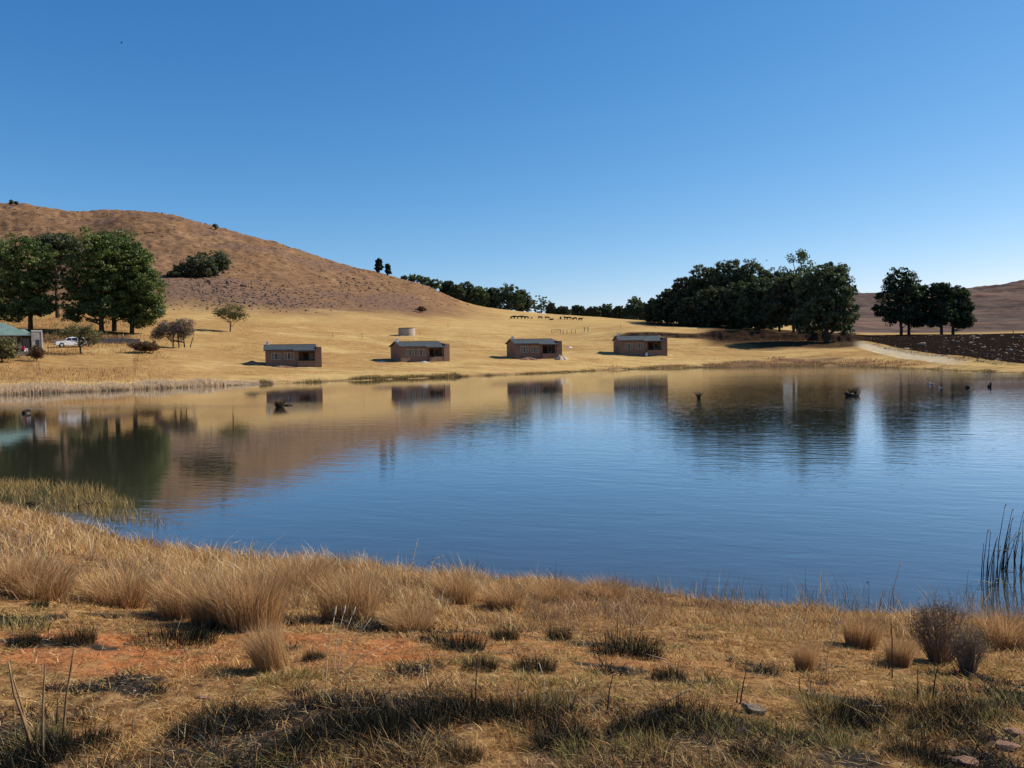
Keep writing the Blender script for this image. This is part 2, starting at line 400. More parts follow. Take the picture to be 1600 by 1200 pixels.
# smooth normals over the whole sheet, so that the split into named pieces leaves no seam
dA = np.gradient(P, axis=0); dD = np.gradient(P, axis=1)
NRM = np.cross(dD, dA); NRM /= np.linalg.norm(NRM, axis=-1, keepdims=True) + 1e-12
NRM[NRM[..., 2] < 0] *= -1
PXg = px_of_az(A2); PXg[np.abs(A2) > 1.2] = 5000 * np.sign(A2[np.abs(A2) > 1.2])
RF = rfar(A2); RN = rnear(A2); RDg = road_dist(X, Y)
near = 1 - sstep(RN - .2, RN + 1.5, D2); near[np.abs(A2) > R(80)] = 1
near = np.where(np.abs(A2) > R(80), 1 - sstep(30, 60, D2), near)
CA = np.maximum(np.cos(A2), .2); DY = D2 * CA
at = {}
at['near'] = near
at['soil'] = soil_f(X, Y); at['char'] = char_f(X, Y)
hl = np.clip(sstep(13, 20, Z + 7 * (fbm(X * .05, Y * .05, 61, 4) - .5)) * sstep(215, 268, DY + 40 * (fbm(X * .035, Y * .035, 62, 4) - .5)), 0, 1) * (1 - sstep(690, 800, PXg))
at['hill'] = hl
rk = fbm(X * .045, Y * .045, 63, 4)
at['rocky'] = hl * np.clip(sstep(.50, .64, rk) * .75 + .9 * np.exp(-(((PXg - 430) / 120) ** 2 + ((DY - 268) / 26) ** 2)) + .9 * np.exp(-(((PXg - 330) / 55) ** 2 + ((DY - 290) / 22) ** 2)) + .7 * np.exp(-(((PXg - 570) / 60) ** 2 + ((DY - 305) / 14) ** 2)), 0, 1)
at['farhill'] = sstep(250, 320, DY) * sstep(1250, 1320, PXg)
fieldn = fbm(X * .06, Y * .06, 65, 3)
bm_ = sstep(1285, 1320, PXg) * sstep(3.2, 4.5, RDg + 3 * (fieldn - .5)) * (1 - sstep(222, 232, DY + 8 * (fieldn - .5)))
_ra = np.arctan2(_rp[:, 0], _rp[:, 1]); _rd = _rp[:, 1]
behind_road = DY > np.interp(A2, _ra, _rd)
at['burnt'] = np.clip(bm_ * behind_road, 0, 1)
at['road'] = (1 - sstep(1465, 1530, PXg)) * (1 - sstep(2.1, 2.9, RDg + .7 * (fbm(X * .5, Y * .5, 66, 3) - .5)))
at['tall'] = np.clip(sstep(.35, .6, fbm(X * .08, Y * .1, 67, 3) + .25 * (1 - sstep(150, 330, PXg)) - .1 * sstep(400, 900, PXg)) * sstep(8, 14, D2 - RF) * (1 - sstep(200, 260, DY)), 0, 1) * .8
at['tall'] = np.maximum(at['tall'], (1 - sstep(180, 330, PXg)) * sstep(9, 14, D2 - RF) * .9)
drive = (PXg > 64) * (PXg < 208) * sstep(127, 130, DY) * (1 - sstep(141, 143, DY)); at['tall'] = at['tall'] * (1 - drive)
SCd = scarp_d(A2) * CA
sc_m = sstep(950, 985, PXg) * (1 - sstep(1330, 1370, PXg))
ear = np.exp(-((DY - SCd) / 1.3) ** 2) * sc_m
ear = np.maximum(ear, sstep(1090, 1115, PXg) * (1 - sstep(1250, 1330, PXg)) * sstep(SCd - 5, SCd - 3, DY) * (1 - sstep(SCd + 1.5, SCd + 3, DY)) * .85)
shore = np.exp(-((D2 - RF - 1.2) / 1.6) ** 2) * (.55 + .45 * sstep(850, 1050, PXg)) * sstep(.36, .6, fbm(X * .3, Y * .3, 68, 3))
shore2 = sstep(900, 1080, PXg) * (1 - sstep(1340, 1400, PXg)) * (1 - sstep(5 + 5 * sstep(1050, 1200, PXg), 9 + 7 * sstep(1050, 1200, PXg), D2 - RF)) * (.25 + .75 * sstep(.36, .58, fbm(X * .25, Y * .25, 69, 3))) * .85
litter_shade = sstep(1085, 1130, PXg) * (1 - sstep(1330, 1352, PXg)) * sstep(168, 178, DY + 16 * (fbm(X * .09, Y * .09, 70, 3) - .5) - .085 * (1310 - np.clip(PXg, 1085, 1310))) * (1 - sstep(262, 280, DY)) * .8  # dark ground where the grove's shadow falls: shade painted over its leaf litter
litter_shade = np.maximum(litter_shade, .8 * sstep(985, 1020, PXg) * (1 - sstep(1130, 1200, PXg)) * sstep(244, 252, DY) * (1 - sstep(300, 330, DY)))
litter_shade = np.maximum(litter_shade, .85 * (1 - sstep(195, 215, PXg)) * sstep(-40, 20, PXg) * sstep(144, 146, DY) * (1 - sstep(168, 176, DY + 10 * (fbm(X * .1, Y * .1, 70, 3) - .5))))  # painted shade under the left-hand pines
at['litter_shade'] = np.clip(np.maximum(litter_shade * 1.15, ear * .9), 0, 1) * (DY > 60)  # cut bank darkened too: raw earth with its shade painted in
worn = 0
for p_, d_ in ((448, 131), (648, 147), (828, 160), (994, 173)):
    wx_ = math.tan(float(az_of(p_)[0])) * d_; worn = np.maximum(worn, .75 * np.exp(-((X - wx_) / 6.5) ** 2 - ((Y - d_) / 5.5) ** 2) * sstep(.35, .6, fbm(X * .4, Y * .4, 74, 3)))
at['earth'] = np.clip(np.maximum.reduce([ear, shore, shore2, worn]), 0, 1) * (DY > 60)
at['wet'] = np.clip(1 - sstep(-.05, .07, Z), 0, 1) * (D2 < RF + 3) * (D2 > RN - 3)
# classify faces
def fc(a): return a[:-1, :-1]
cls = np.zeros((nA, nD - 1), int)
A_c = np.concatenate([A2, A2[:1]], 0)
def facev(a):
    b = np.concatenate([a, a[:1]], 0); return .25 * (b[:-1, :-1] + b[1:, :-1] + b[:-1, 1:] + b[1:, 1:])
fD = facev(D2); fZ = facev(Z); fH = facev(at['hill']); fR = facev(at['road']); fB = facev(at['burnt']); fF = facev(at['farhill']); fRN = facev(RN); fRF = facev(RF); fA = facev(A2)
cls[:] = 1                                   # meadow
cls[(fD < fRN) | (np.abs(fA) > R(76))] = 0   # near bank
cls[(fD >= fRN) & (fD < fRF) & (np.abs(fA) <= R(76))] = 2
cls[(fH > .5)] = 3
cls[(fF > .5)] = 4
cls[(fB > .5)] = 5
cls[(fR > .5)] = 6
names = ['ground', 'meadow', 'lake_bed', 'hill', 'far_hill', 'burnt_field', 'dirt_road']
ii = np.arange(nA); jj = np.arange(nD - 1)
I, J = np.meshgrid(ii, jj, indexing='ij'); I1 = (I + 1) % nA
Q = np.stack([I * nD + J, I * nD + J + 1, I1 * nD + J + 1, I1 * nD + J], -1)
Pf = P.reshape(-1, 3); Nf = NRM.reshape(-1, 3)
for k, nm in enumerate(names):
    q = Q[cls == k]
    u, inv = np.unique(q, return_inverse=True); q = inv.reshape(-1, 4)[:, ::-1]
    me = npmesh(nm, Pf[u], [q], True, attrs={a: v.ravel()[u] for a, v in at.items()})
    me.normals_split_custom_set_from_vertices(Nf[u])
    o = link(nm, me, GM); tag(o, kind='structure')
# a cap under the photographer's feet
cap = [(math.sin(a) * .82, math.cos(a) * .82, tz(math.sin(a) * .82, math.cos(a) * .82)) for a in np.linspace(0, 2 * math.pi, 40, endpoint=False)]
me = npmesh('ground', np.array(cap + [(0, 0, tz(.01, .01))]), [np.array([(i, 40, (i + 1) % 40) for i in range(40)])], True, attrs={'near': np.ones(41), 'soil': np.zeros(41)})
tag(link('ground', me, GM), kind='structure')

# ------------------------------------------------------------------ water
def water_mat():
    m = bpy.data.materials.new('water'); m.use_nodes = True; nt = m.node_tree; nt.nodes.clear()
    out = N(nt, 'ShaderNodeOutputMaterial')
    g = geopos(nt)
    # wind ripples, long across the line of sight
    def rip(sx, sy, rot):
        mp = nt.nodes.new('ShaderNodeMapping'); mp.inputs['Rotation'].default_value = (0, 0, R(rot)); mp.inputs['Scale'].default_value = (1, 1, 1); L(nt, g, mp.inputs['Vector'])
        m2 = nt.nodes.new('ShaderNodeMapping'); m2.inputs['Scale'].default_value = (sx, sy, 1); L(nt, mp.outputs[0], m2.inputs['Vector']); return m2.outputs[0]
    w1 = noise(nt, rip(1.3, 3.4, 14), 1, 3, .5, .4)
    w2 = noise(nt, rip(.5, 1.3, 22), 1, 2, .5, .5)
    w3 = noise(nt, rip(4.5, 9.5, -8), 1, 2, .5)
    calm = ramp(nt, noise(nt, geopos(nt, (.010, .03, 1)), 1, 3, .5), [(.36, gray(.4)), (.62, gray(1.1))])
    # sheltered water under the left-hand bank
    sep = N(nt, 'ShaderNodeSeparateXYZ'); L(nt, g, sep.inputs[0])
    t = mth(nt, 'ADD', mth(nt, 'MULTIPLY', sep.outputs['X'], .045), mth(nt, 'MULTIPLY', sep.outputs['Y'], -.018))
    shel = mth(nt, 'ADD', t, 1.35, clamp=True)
    amp = mth(nt, 'MULTIPLY', calm, mth(nt, 'ADD', mth(nt, 'MULTIPLY', shel, .75), .25))
    h = mth(nt, 'ADD', mth(nt, 'ADD', mth(nt, 'MULTIPLY', w1, .5), mth(nt, 'MULTIPLY', w2, .7)), mth(nt, 'MULTIPLY', w3, .16))
    lane = mth(nt, 'POWER', mth(nt, 'DIVIDE', mth(nt, 'ADD', mth(nt, 'ADD', sep.outputs['Y'], mth(nt, 'MULTIPLY', sep.outputs['X'], .10)), -54.0), 3.2), 2.0)
    lane = mth(nt, 'MULTIPLY', mth(nt, 'POWER', 2.718, mth(nt, 'MULTIPLY', lane, -1.0)), mth(nt, 'MULTIPLY', mth(nt, 'ADD', sep.outputs['X'], 8.0), -.08, clamp=True))
    amp = mth(nt, 'ADD', amp, mth(nt, 'MULTIPLY', lane, 1.2))
    h = mth(nt, 'MULTIPLY', h, amp)
    bp = N(nt, 'ShaderNodeBump', Strength=1.0, Distance=.015); L(nt, h, bp.inputs['Height'])
    fr = N(nt, 'ShaderNodeFresnel', IOR=1.62); L(nt, bp.outputs[0], fr.inputs['Normal'])
    gl = N(nt, 'ShaderNodeBsdfGlossy', Roughness=.04); gl.inputs['Color'].default_value = (.91, .95, 1.0, 1); L(nt, bp.outputs[0], gl.inputs['Normal'])
    df = N(nt, 'ShaderNodeBsdfDiffuse'); df.inputs['Color'].default_value = (.040, .038, .024, 1)
    mx = N(nt, 'ShaderNodeMixShader'); L(nt, mth(nt, 'MULTIPLY', fr.outputs[0], 1.3, clamp=True), mx.inputs[0]); L(nt, df.outputs[0], mx.inputs[1]); L(nt, gl.outputs[0], mx.inputs[2])
    L(nt, mx.outputs[0], out.inputs['Surface'])
    return m
me = npmesh('water', np.array([(-260, -25, 0), (260, -25, 0), (260, 230, 0), (-260, 230, 0)], float), [np.array([(0, 1, 2, 3)])])
tag(link('water', me, water_mat()), kind='structure')
# ------------------------------------------------------------------ trees
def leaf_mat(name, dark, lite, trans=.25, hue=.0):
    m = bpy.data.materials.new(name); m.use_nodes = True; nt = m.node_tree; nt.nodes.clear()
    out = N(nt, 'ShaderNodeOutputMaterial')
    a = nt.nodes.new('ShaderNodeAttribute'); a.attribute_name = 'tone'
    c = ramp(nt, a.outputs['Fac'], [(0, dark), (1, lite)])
    df = N(nt, 'ShaderNodeBsdfDiffuse'); L(nt, c, df.inputs['Color'])
    tr = N(nt, 'ShaderNodeBsdfTranslucent'); L(nt, mixc(nt, 1.0, c, (1.2, 1.25, .6), 'MULTIPLY'), tr.inputs['Color'])
    gl = N(nt, 'ShaderNodeBsdfGlossy', Roughness=.5); gl.inputs['Color'].default_value = (.6, .6, .6, 1)
    mx = N(nt, 'ShaderNodeMixShader'); mx.inputs[0].default_value = trans; L(nt, df.outputs[0], mx.inputs[1]); L(nt, tr.outputs[0], mx.inputs[2])
    m2 = N(nt, 'ShaderNodeMixShader'); m2.inputs[0].default_value = .03; L(nt, mx.outputs[0], m2.inputs[1]); L(nt, gl.outputs[0], m2.inputs[2])
    L(nt, m2.outputs[0], out.inputs['Surface'])
    return m
LM = {
 'pine': leaf_mat('pine_needles', (.020, .040, .014), (.17, .215, .058)),
 'pine_far': leaf_mat('pine_needles_blue', (.012, .024, .014), (.085, .11, .048)),
 'gum': leaf_mat('gum_leaves', (.024, .040, .022), (.14, .17, .085)),
 'gum_dark': leaf_mat('gum_leaves_dark', (.016, .026, .016), (.13, .145, .07)),
 'gum_light': leaf_mat('gum_leaves_light', (.040, .062, .026), (.17, .21, .085)),
 'olive': leaf_mat('olive_leaves', (.06, .055, .025), (.22, .20, .08)),
 'twig': leaf_mat('grey_twigs', (.07, .052, .044), (.24, .18, .145)),
 'rust': leaf_mat('rusty_bush', (.06, .03, .018), (.20, .11, .055)),
 'cyp': leaf_mat('cypress_leaves', (.008, .016, .010), (.03, .045, .026)),
}
BARK = simple('bark', (.055, .042, .033), .4, 3, .95, .1, .03, 12)
BARKG = simple('pale_bark', (.20, .165, .13), .4, 3, .95, .1, .03, 12)

def crown_pts(rng, ells, ncl, shell=.55):
    """clump centres scattered through ellipsoids (cx,cy,cz,rx,ry,rz), denser near their skin"""
    wts = np.array([e[3] * e[5] for e in ells]); wts /= wts.sum()
    out = []
    for e, w_ in zip(ells, wts):
        n = max(3, int(ncl * w_))
        d = rng.normal(size=(n, 3)); d /= np.linalg.norm(d, axis=1, keepdims=True)
        r = shell + (1 - shell) * rng.random(n) ** .7
        r *= 1 + .075 * rng.normal(size=n)
        out.append(np.array(e[:3]) + d * r[:, None] * np.array(e[3:6]))
    return np.concatenate(out)
def leaf_cloud(rng, C, rad, nleaf, size, flat=.7, stretch=1.6):
    """leaf cards on and in each clump"""
    n = len(C); k = nleaf
    d = rng.normal(size=(n, k, 3)); d /= np.linalg.norm(d, axis=2, keepdims=True)
    rr = rad[:, None] * (.45 + .6 * rng.random((n, k)))
    pos = C[:, None] + d * rr[..., None] * np.array([1, 1, flat])
    nr = d + .75 * rng.normal(size=(n, k, 3)) + np.array([0, 0, .25]); nr /= np.linalg.norm(nr, axis=2, keepdims=True)
    pos = pos.reshape(-1, 3); nr = nr.reshape(-1, 3); m = len(pos)
    t = np.cross(nr, rng.normal(size=(m, 3))); t /= np.linalg.norm(t, axis=1, keepdims=True) + 1e-9
    b = np.cross(nr, t); s = size * (.6 + .8 * rng.random(m))[:, None]
    V = np.stack([pos - t * s * stretch, pos + b * s * .8, pos + t * s * stretch, pos - b * s * .8], 1).reshape(-1, 3)
    tone = np.clip(np.repeat(rng.random(n), k) * .55 + rng.random(m) * .45, 0, 1)
    return V, np.repeat(tone, 4)
def limb(mb, rng, a, b, r0, r1, n=6, wob=.06, seg=5):
    a = np.array(a, float); b = np.array(b, float); Ln = np.linalg.norm(b - a); pts = []
    for i in range(seg):
        t = i / (seg - 1); p = a + (b - a) * t + rng.normal(size=3) * Ln * wob * math.sin(math.pi * t) + np.array([0, 0, -.06 * Ln * math.sin(math.pi * t)])
        pts.append(p)
    mb.tube(pts, [r0 + (r1 - r0) * i / (seg - 1) for i in range(seg)], n); return pts
def make_tree(name, loc, H, ells, mat, seed, ncl=70, nleaf=60, leaf=.28, clr=.085, trunks=((0, 0),), trunk_r=None, bark=None, shell=.5, flat=.7, limbs=10, top=.8, stretch=1.6, fill=0):
    """H metres tall; ells in units of H: (x, y, z, rx, ry, rz)"""
    rng = np.random.default_rng(seed)
    E = [tuple(v * H for v in e) for e in ells]
    C = crown_pts(rng, E, ncl, shell); rad = H * clr * (.65 + .7 * rng.random(len(C)))
    V, tone = leaf_cloud(rng, C, rad, nleaf, leaf, flat, stretch)
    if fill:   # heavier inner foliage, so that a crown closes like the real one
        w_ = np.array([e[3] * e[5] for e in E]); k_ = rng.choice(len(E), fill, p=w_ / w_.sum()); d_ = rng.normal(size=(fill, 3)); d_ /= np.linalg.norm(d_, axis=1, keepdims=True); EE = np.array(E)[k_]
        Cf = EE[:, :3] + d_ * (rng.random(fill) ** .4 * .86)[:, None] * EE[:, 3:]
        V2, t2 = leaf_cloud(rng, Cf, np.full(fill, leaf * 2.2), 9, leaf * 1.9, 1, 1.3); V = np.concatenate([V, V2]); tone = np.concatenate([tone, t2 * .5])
    V[:, 2] = np.maximum(V[:, 2], .25)
    me = npmesh('crown', V, [np.arange(len(V)).reshape(-1, 4)], False, attrs={'tone': tone})
    root = empty(name, loc)
    link('crown', me, mat, root)
    tr = trunk_r or H * .022
    for (tx, ty) in trunks:
        mb = MB(); zt = H * top
        tt = np.array([tx * H * .8, ty * H * .8, zt])
        pts = limb(mb, rng, (tx * H, ty * H, -.6), tt, tr * 1.15, tr * .3, 8, .006, 7)
        for k in range(limbs // len(trunks)):
            c = C[rng.integers(len(C))]
            i = int(np.clip((c[2] / zt) * 6 * .75, 1, 5)); limb(mb, rng, pts[i], c, tr * .42, tr * .08, 5)
        link('trunk', mb.mesh('trunk', True), bark or BARK, root)
    return root
CNTS = {}
def place_tree(name, label, cat, px, base, top, ells, mat, seed, D=None, group=None, **kw):
    if D is None: x, y, z = ground(px, base, 60)
    else:
        x, y = xy(px, D); z = tz(x, y)
    D_ = math.hypot(x, y)
    H = D_ * float(tan_el(px, top)[0]) + CZ - z
    o = make_tree(name, (x, y, z), H, ells, mat, seed, **kw); tag(o, label, cat, group)
    return o
def wfrac(px, base, top, wpx):   # half-width of a crown in units of tree height
    return wpx / 2 / (base - top)

gl_ = 'pines behind the green-roofed house'
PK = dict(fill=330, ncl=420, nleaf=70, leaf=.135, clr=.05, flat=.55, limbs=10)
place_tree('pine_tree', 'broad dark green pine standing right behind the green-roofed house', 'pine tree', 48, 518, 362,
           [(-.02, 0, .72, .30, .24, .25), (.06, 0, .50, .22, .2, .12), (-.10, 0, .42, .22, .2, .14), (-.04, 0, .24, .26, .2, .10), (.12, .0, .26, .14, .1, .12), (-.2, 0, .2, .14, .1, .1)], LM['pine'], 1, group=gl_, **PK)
place_tree('pine_tree', 'tall pine cut off by the left edge of the photo, behind the broad one', 'pine tree', -28, 512, 356,
           [(0, 0, .66, .32, .26, .32), (.05, 0, .36, .26, .2, .12)], LM['pine'], 2, group=gl_, **PK)
place_tree('pine_tree', 'lower shaded pine glimpsed between the two big crowns on the left', 'pine tree', 92, 500, 366,
           [(0, 0, .82, .30, .25, .17)], LM['gum_dark'], 3, D=205, group=gl_, ncl=260, nleaf=46, leaf=.19, clr=.055, fill=300)
place_tree('pine_tree', 'massive pine with the tallest rounded crown, left trunk of the big clump', 'pine tree', 159, 521, 356,
           [(-.02, 0, .74, .27, .24, .25), (-.16, 0, .50, .24, .2, .22), (.04, .05, .45, .24, .2, .2), (-.2, 0, .30, .22, .16, .18), (.02, 0, .24, .20, .16, .12), (-.26, 0, .17, .1, .1, .05)], LM['pine'], 4, group=gl_, **PK)
place_tree('pine_tree', 'pine in the middle of the big clump, its slim trunk showing below', 'pine tree', 180, 522, 357,
           [(.04, 0, .70, .27, .24, .28), (.05, 0, .40, .24, .2, .24), (.02, 0, .18, .12, .1, .06)], LM['pine'], 5, D=171, group=gl_, **PK)
place_tree('pine_tree', 'leaning pine at the right side of the big clump, foliage nearly to the grass', 'pine tree', 206, 521, 372,
           [(.02, 0, .72, .22, .2, .26), (.13, 0, .50, .22, .2, .22), (.16, 0, .28, .18, .16, .16), (0, 0, .26, .16, .16, .14), (.10, 0, .14, .10, .1, .08)], LM['pine'], 6, group=gl_, **PK)

# small trees and bushes of the slope
TW = dict(bark=BARK, flat=.8)
place_tree('thorn_tree', 'bare grey thorn tree with several leaning stems on the tawny slope', 'tree', 272, 543, 493,
           [(-.12, 0, .56, .58, .4, .26), (.25, 0, .68, .40, .3, .27), (-.48, 0, .42, .28, .2, .16), (.35, 0, .42, .25, .2, .2)], LM['twig'], 11, ncl=150, nleaf=55, leaf=.05, clr=.14, stretch=4.5, trunks=((.16, 0), (.30, .1), (-.05, .05)), trunk_r=.13, limbs=24, shell=.3, **TW)
place_tree('small_tree', 'small olive-green tree alone below the stony slope', 'tree', 360, 518, 472,
           [(0, 0, .70, .50, .42, .26), (.25, 0, .52, .36, .3, .14), (-.28, 0, .6, .25, .2, .16)], LM['olive'], 12, ncl=110, nleaf=34, leaf=.085, clr=.12, stretch=2.2, trunk_r=.16, limbs=16, shell=.25, **TW)
place_tree('bush', 'olive bushy tree growing just in front of the white car', 'tree', 126, 553, 502,
           [(-.15, 0, .74, .60, .4, .18), (.30, 0, .60, .48, .35, .2), (-.45, 0, .64, .28, .25, .14), (.2, 0, .38, .25, .2, .15)], LM['olive'], 13, ncl=100, nleaf=34, leaf=.075, clr=.12, stretch=2.2, trunk_r=.13, limbs=18, shell=.25, **TW)
place_tree('bush', 'low rust-brown bush below the thorn tree', 'bush', 226, 551, 532,
           [(0, 0, .5, 1.2, .8, .42)], LM['rust'], 14, ncl=70, nleaf=60, leaf=.06, clr=.22, stretch=3.5, trunk_r=.06, limbs=12, shell=.2)
place_tree('bush', 'rounded grey-olive bush at the left edge beside the stone porch wall', 'bush', 3, 557, 524,
           [(0, 0, .52, .56, .4, .42)], LM['olive'], 15, D=113, ncl=90, nleaf=60, leaf=.08, clr=.16, stretch=2.5, trunk_r=.08, limbs=10, shell=.3)
place_tree('bush', 'reddish-brown shrub growing against the pale gable wall', 'bush', 57, 558, 536,
           [(0, 0, .5, .42, .4, .40)], LM['rust'], 16, D=116, ncl=60, nleaf=55, leaf=.05, clr=.16, stretch=3.5, trunk_r=.05, limbs=10, shell=.3)
place_tree('bush', 'faint tan bush on the upper meadow below the hill end', 'bush', 658, 488, 478,
           [(0, 0, .5, .9, .5, .4)], LM['rust'], 17, ncl=40, nleaf=40, leaf=.09, clr=.2, stretch=2.5, trunk_r=.06, limbs=6)
# bare stem beside the thorn tree
x, y, z = ground(297, 543, 60); k = mpp(x, y); mb = MB(); rng = np.random.default_rng(3)
mb.tube([(0, 0, -.2), (.3, 0, 1.0), (.5, 0, 1.6), (.9, 0, 2.3)], [.09, .07, .05, .02]); mb.tube([(.5, 0, 1.6), (.35, 0, 2.2)], [.04, .015]); mb.tube([(.3, 0, 1.0), (.7, .1, 1.5)], [.04, .015])
o = mb.build('bare_stem', BARK); o.location = (x, y, z); tag(o, 'crooked leafless stem standing right of the thorn tree', 'dead tree')

# trees of the rocky outcrop
og = 'trees of the rocky outcrop'
for i, (px, b, t, wp, lb) in enumerate([(313, 434, 391, 46, 'rounded dark tree on the outcrop, left of the two big ones'),
                                        (342, 430, 389, 34, 'rounded dark tree on the outcrop, right of the two big ones'),
                                        (290, 433, 410, 34, 'low dark shrub filling the shaded left flank of the outcrop'),
                                        (272, 433, 424, 22, 'lowest shrub at the left tip of the outcrop'),
                                        (326, 433, 408, 30, 'dark shrub in the hollow between the two outcrop trees')]):
    h = wp / 2 / (b - t)
    place_tree('outcrop_tree', lb, 'tree', px, b, t, [(0, 0, .58, h, h, .40), (h * .4, 0, .4, h * .6, h * .6, .3), (-h * .4, 0, .35, h * .7, h * .6, .3)], LM['gum_dark'], 20 + i, group=og, ncl=150, nleaf=50, leaf=.16, clr=.10, limbs=4, fill=120)

# cypresses on the skyline
for px, t, wp, lb, s in [(595.5, 403, 12.5, 'taller of the two columnar cypresses on the ridge', 31), (609, 412, 11, 'shorter columnar cypress on the ridge', 32)]:
    place_tree('cypress_tree', lb, 'cypress', px, 430, t, [(0, 0, .60, .22, .22, .36), (0, 0, .34, .25, .25, .28), (0, 0, .84, .13, .13, .14)], LM['cyp'], s, D=404, group='cypresses on the ridge', ncl=120, nleaf=60, leaf=.22, clr=.07, limbs=4)
# shrubs on the skyline
rng = np.random.default_rng(9)
for i, (px, t, lb) in enumerate([(634, 430, 'leftmost green shrub at the skyline behind the ridge'), (650, 428, 'feathery green shrub at the skyline, second behind the ridge'), (666, 431, 'green shrub at the skyline, third behind the ridge'), (681, 436, 'last green shrub at the skyline before the gum trees')]):
    place_tree('skyline_shrub', lb, 'shrub', px, 455, t, [(0, 0, .7, .55, .5, .28), (0, 0, .4, .6, .5, .3)], LM['gum_light'], 40 + i, D=418, group='shrubs behind the ridge', ncl=70, nleaf=45, leaf=.22, clr=.12, limbs=6, shell=.4)

# gum trees beyond the meadow
FT = [(702, 437, 26, 'gum_dark', 432, 'first dark gum behind the end of the hill'), (716, 443, 24, 'gum', 425, 'low gum, second in the row behind the hill'),
      (730, 438, 34, 'gum', 440, 'bushy gum with paler green leaves, third in the row'), (750, 446, 30, 'gum_light', 428, 'light green round gum in the row behind the hill'),
      (770, 447, 30, 'gum_dark', 440, 'dark open gum left of the broad one beyond the meadow'), (796, 441, 48, 'gum', 432, 'broadest tallest gum beyond the meadow'),
      (818, 450, 26, 'gum', 440, 'narrow gum leaning off the broad one to its right'), (847, 459, 34, 'gum_light', 425, 'airy gum standing by itself, sky showing through its crown'),
      (862, 472, 14, 'gum_dark', 425, 'tiny dark gum right of the airy one'), (880, 478, 24, 'gum_dark', 425, 'low dark tree behind the middle of the herd'),
      (904, 476, 26, 'gum_dark', 430, 'low rounded dark tree behind the right end of the herd'), (928, 478, 26, 'gum_dark', 422, 'low dark tree right of the herd'),
      (948, 474, 30, 'gum', 425, 'grey-green tree in the low row before the big grove'), (968, 477, 26, 'gum_dark', 418, 'low dark tree in the dip of the row before the big grove'),
      (994, 463, 38, 'gum', 410, 'taller round tree just left of the big dark grove'), (1014, 478, 24, 'gum_dark', 400, 'low tree tucked under the left end of the big grove')]
for i, (px, t, wp, mt, D, lb) in enumerate(FT):
    b = 486 if px < 780 else 496; 
    x, y = xy(px, D); zz = tz(x, y); Hh = math.hypot(x, y) * float(tan_el(px, t)[0]) + CZ - zz; hw = wp / 2 * D * lat(px) / FPX / Hh * .95
    r = np.random.default_rng(60 + i); E = [(0, 0, .66, hw * .9, hw * .8, .31), (hw * .45, 0, .42, hw * .8, hw * .7, .26), (-hw * .5, 0, .46, hw * .75, hw * .7, .24), (0, 0, .22, hw * 1.25, hw * .8, .22)]
    airy = px in (847,)
    place_tree('gum_tree', lb, 'gum tree', px, b, t, E, LM[mt], 60 + i, D=D, group='gum trees along the far side of the meadow', ncl=90 if airy else 260, nleaf=36, leaf=.22, clr=.06 if airy else .065, limbs=14 if airy else 5, shell=.4, fill=0 if airy else 260)

# the big dark grove
GV = [(1024, 466, 34, 300, 'leftmost low tree of the big dark grove'), (1048, 450, 46, 290, 'second tree of the grove, where its outline climbs'),
      (1074, 430, 52, 282, 'third tree of the grove, rounded shoulder'), (1100, 411, 58, 276, 'tall domed tree left of the grove top'),
      (1138, 401, 66, 270, 'highest dome of the dark grove'), (1172, 405, 60, 266, 'broad tree right of the highest dome'),
      (1206, 418, 50, 262, 'rounded tree at the right shoulder of the grove'), (1186, 432, 56, 240, 'greener tree in front of the grove with a trunk showing'),
      (1218, 438, 46, 230, 'greener tree in front of the grove, next to the tall thin gum'), (1156, 440, 60, 248, 'dark tree low in front of the highest dome'),
      (1118, 446, 60, 256, 'dark tree low in front of the tall domed one'), (1084, 462, 50, 264, 'dark tree low in front of the third one'),
      (1240, 425, 60, 212, 'shaded tree filling the gap before the big bluish gum')]
for i, (px, t, wp, D, lb) in enumerate(GV):
    x, y = xy(px, D); zz = tz(x, y); Hh = math.hypot(x, y) * float(tan_el(px, t)[0]) + CZ - zz; hw = wp / 2 * D * lat(px) / FPX / Hh * .95
    green = i in (7, 8)
    
    E = [(0, 0, .68, hw * .95, hw, .30), (-hw * .2, 0, .44, hw * 1.05, hw, .28), (hw * .25, 0, .42, hw, hw, .26)] + ([(0, 0, .2, hw, hw, .20)] if px < 1150 or D > 235 else [(0, 0, .27, hw * .9, hw * .8, .16)])
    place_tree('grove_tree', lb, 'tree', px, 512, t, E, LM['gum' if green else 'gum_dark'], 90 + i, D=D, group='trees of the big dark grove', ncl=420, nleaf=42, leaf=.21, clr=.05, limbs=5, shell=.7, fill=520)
x0 = 1240
place_tree('gum_tree', 'tall thin-crowned gum rising above the grove with sky through its leaves', 'gum tree', 1249, 520, 393,
           [(.02, 0, .90, .15, .12, .09), (-.04, 0, .72, .22, .16, .12), (.08, 0, .58, .2, .16, .14), (-.16, 0, .62, .12, .12, .10)], LM['gum_light'], 110, D=222, ncl=75, nleaf=60, leaf=.2, clr=.06, limbs=26, shell=.4, bark=BARKG)
place_tree('gum_tree', 'huge bluish gum with drooping branches shading the start of the road', 'gum tree', 1291, 534, 407,
           [(.03, 0, .80, .26, .24, .19), (-.18, 0, .66, .22, .22, .22), (.16, 0, .62, .24, .22, .22), (-.05, 0, .45, .34, .28, .2), (.26, 0, .36, .13, .14, .14), (-.30, 0, .30, .14, .14, .16), (-.12, 0, .26, .30, .24, .14), (.12, 0, .28, .22, .2, .12), (.24, 0, .15, .10, .08, .07), (-.22, 0, .15, .14, .12, .06)], LM['gum'], 111, group=None, ncl=620, nleaf=46, leaf=.17, clr=.046, limbs=12, trunk_r=.62, fill=480)
rg = 'pines on the burnt field'
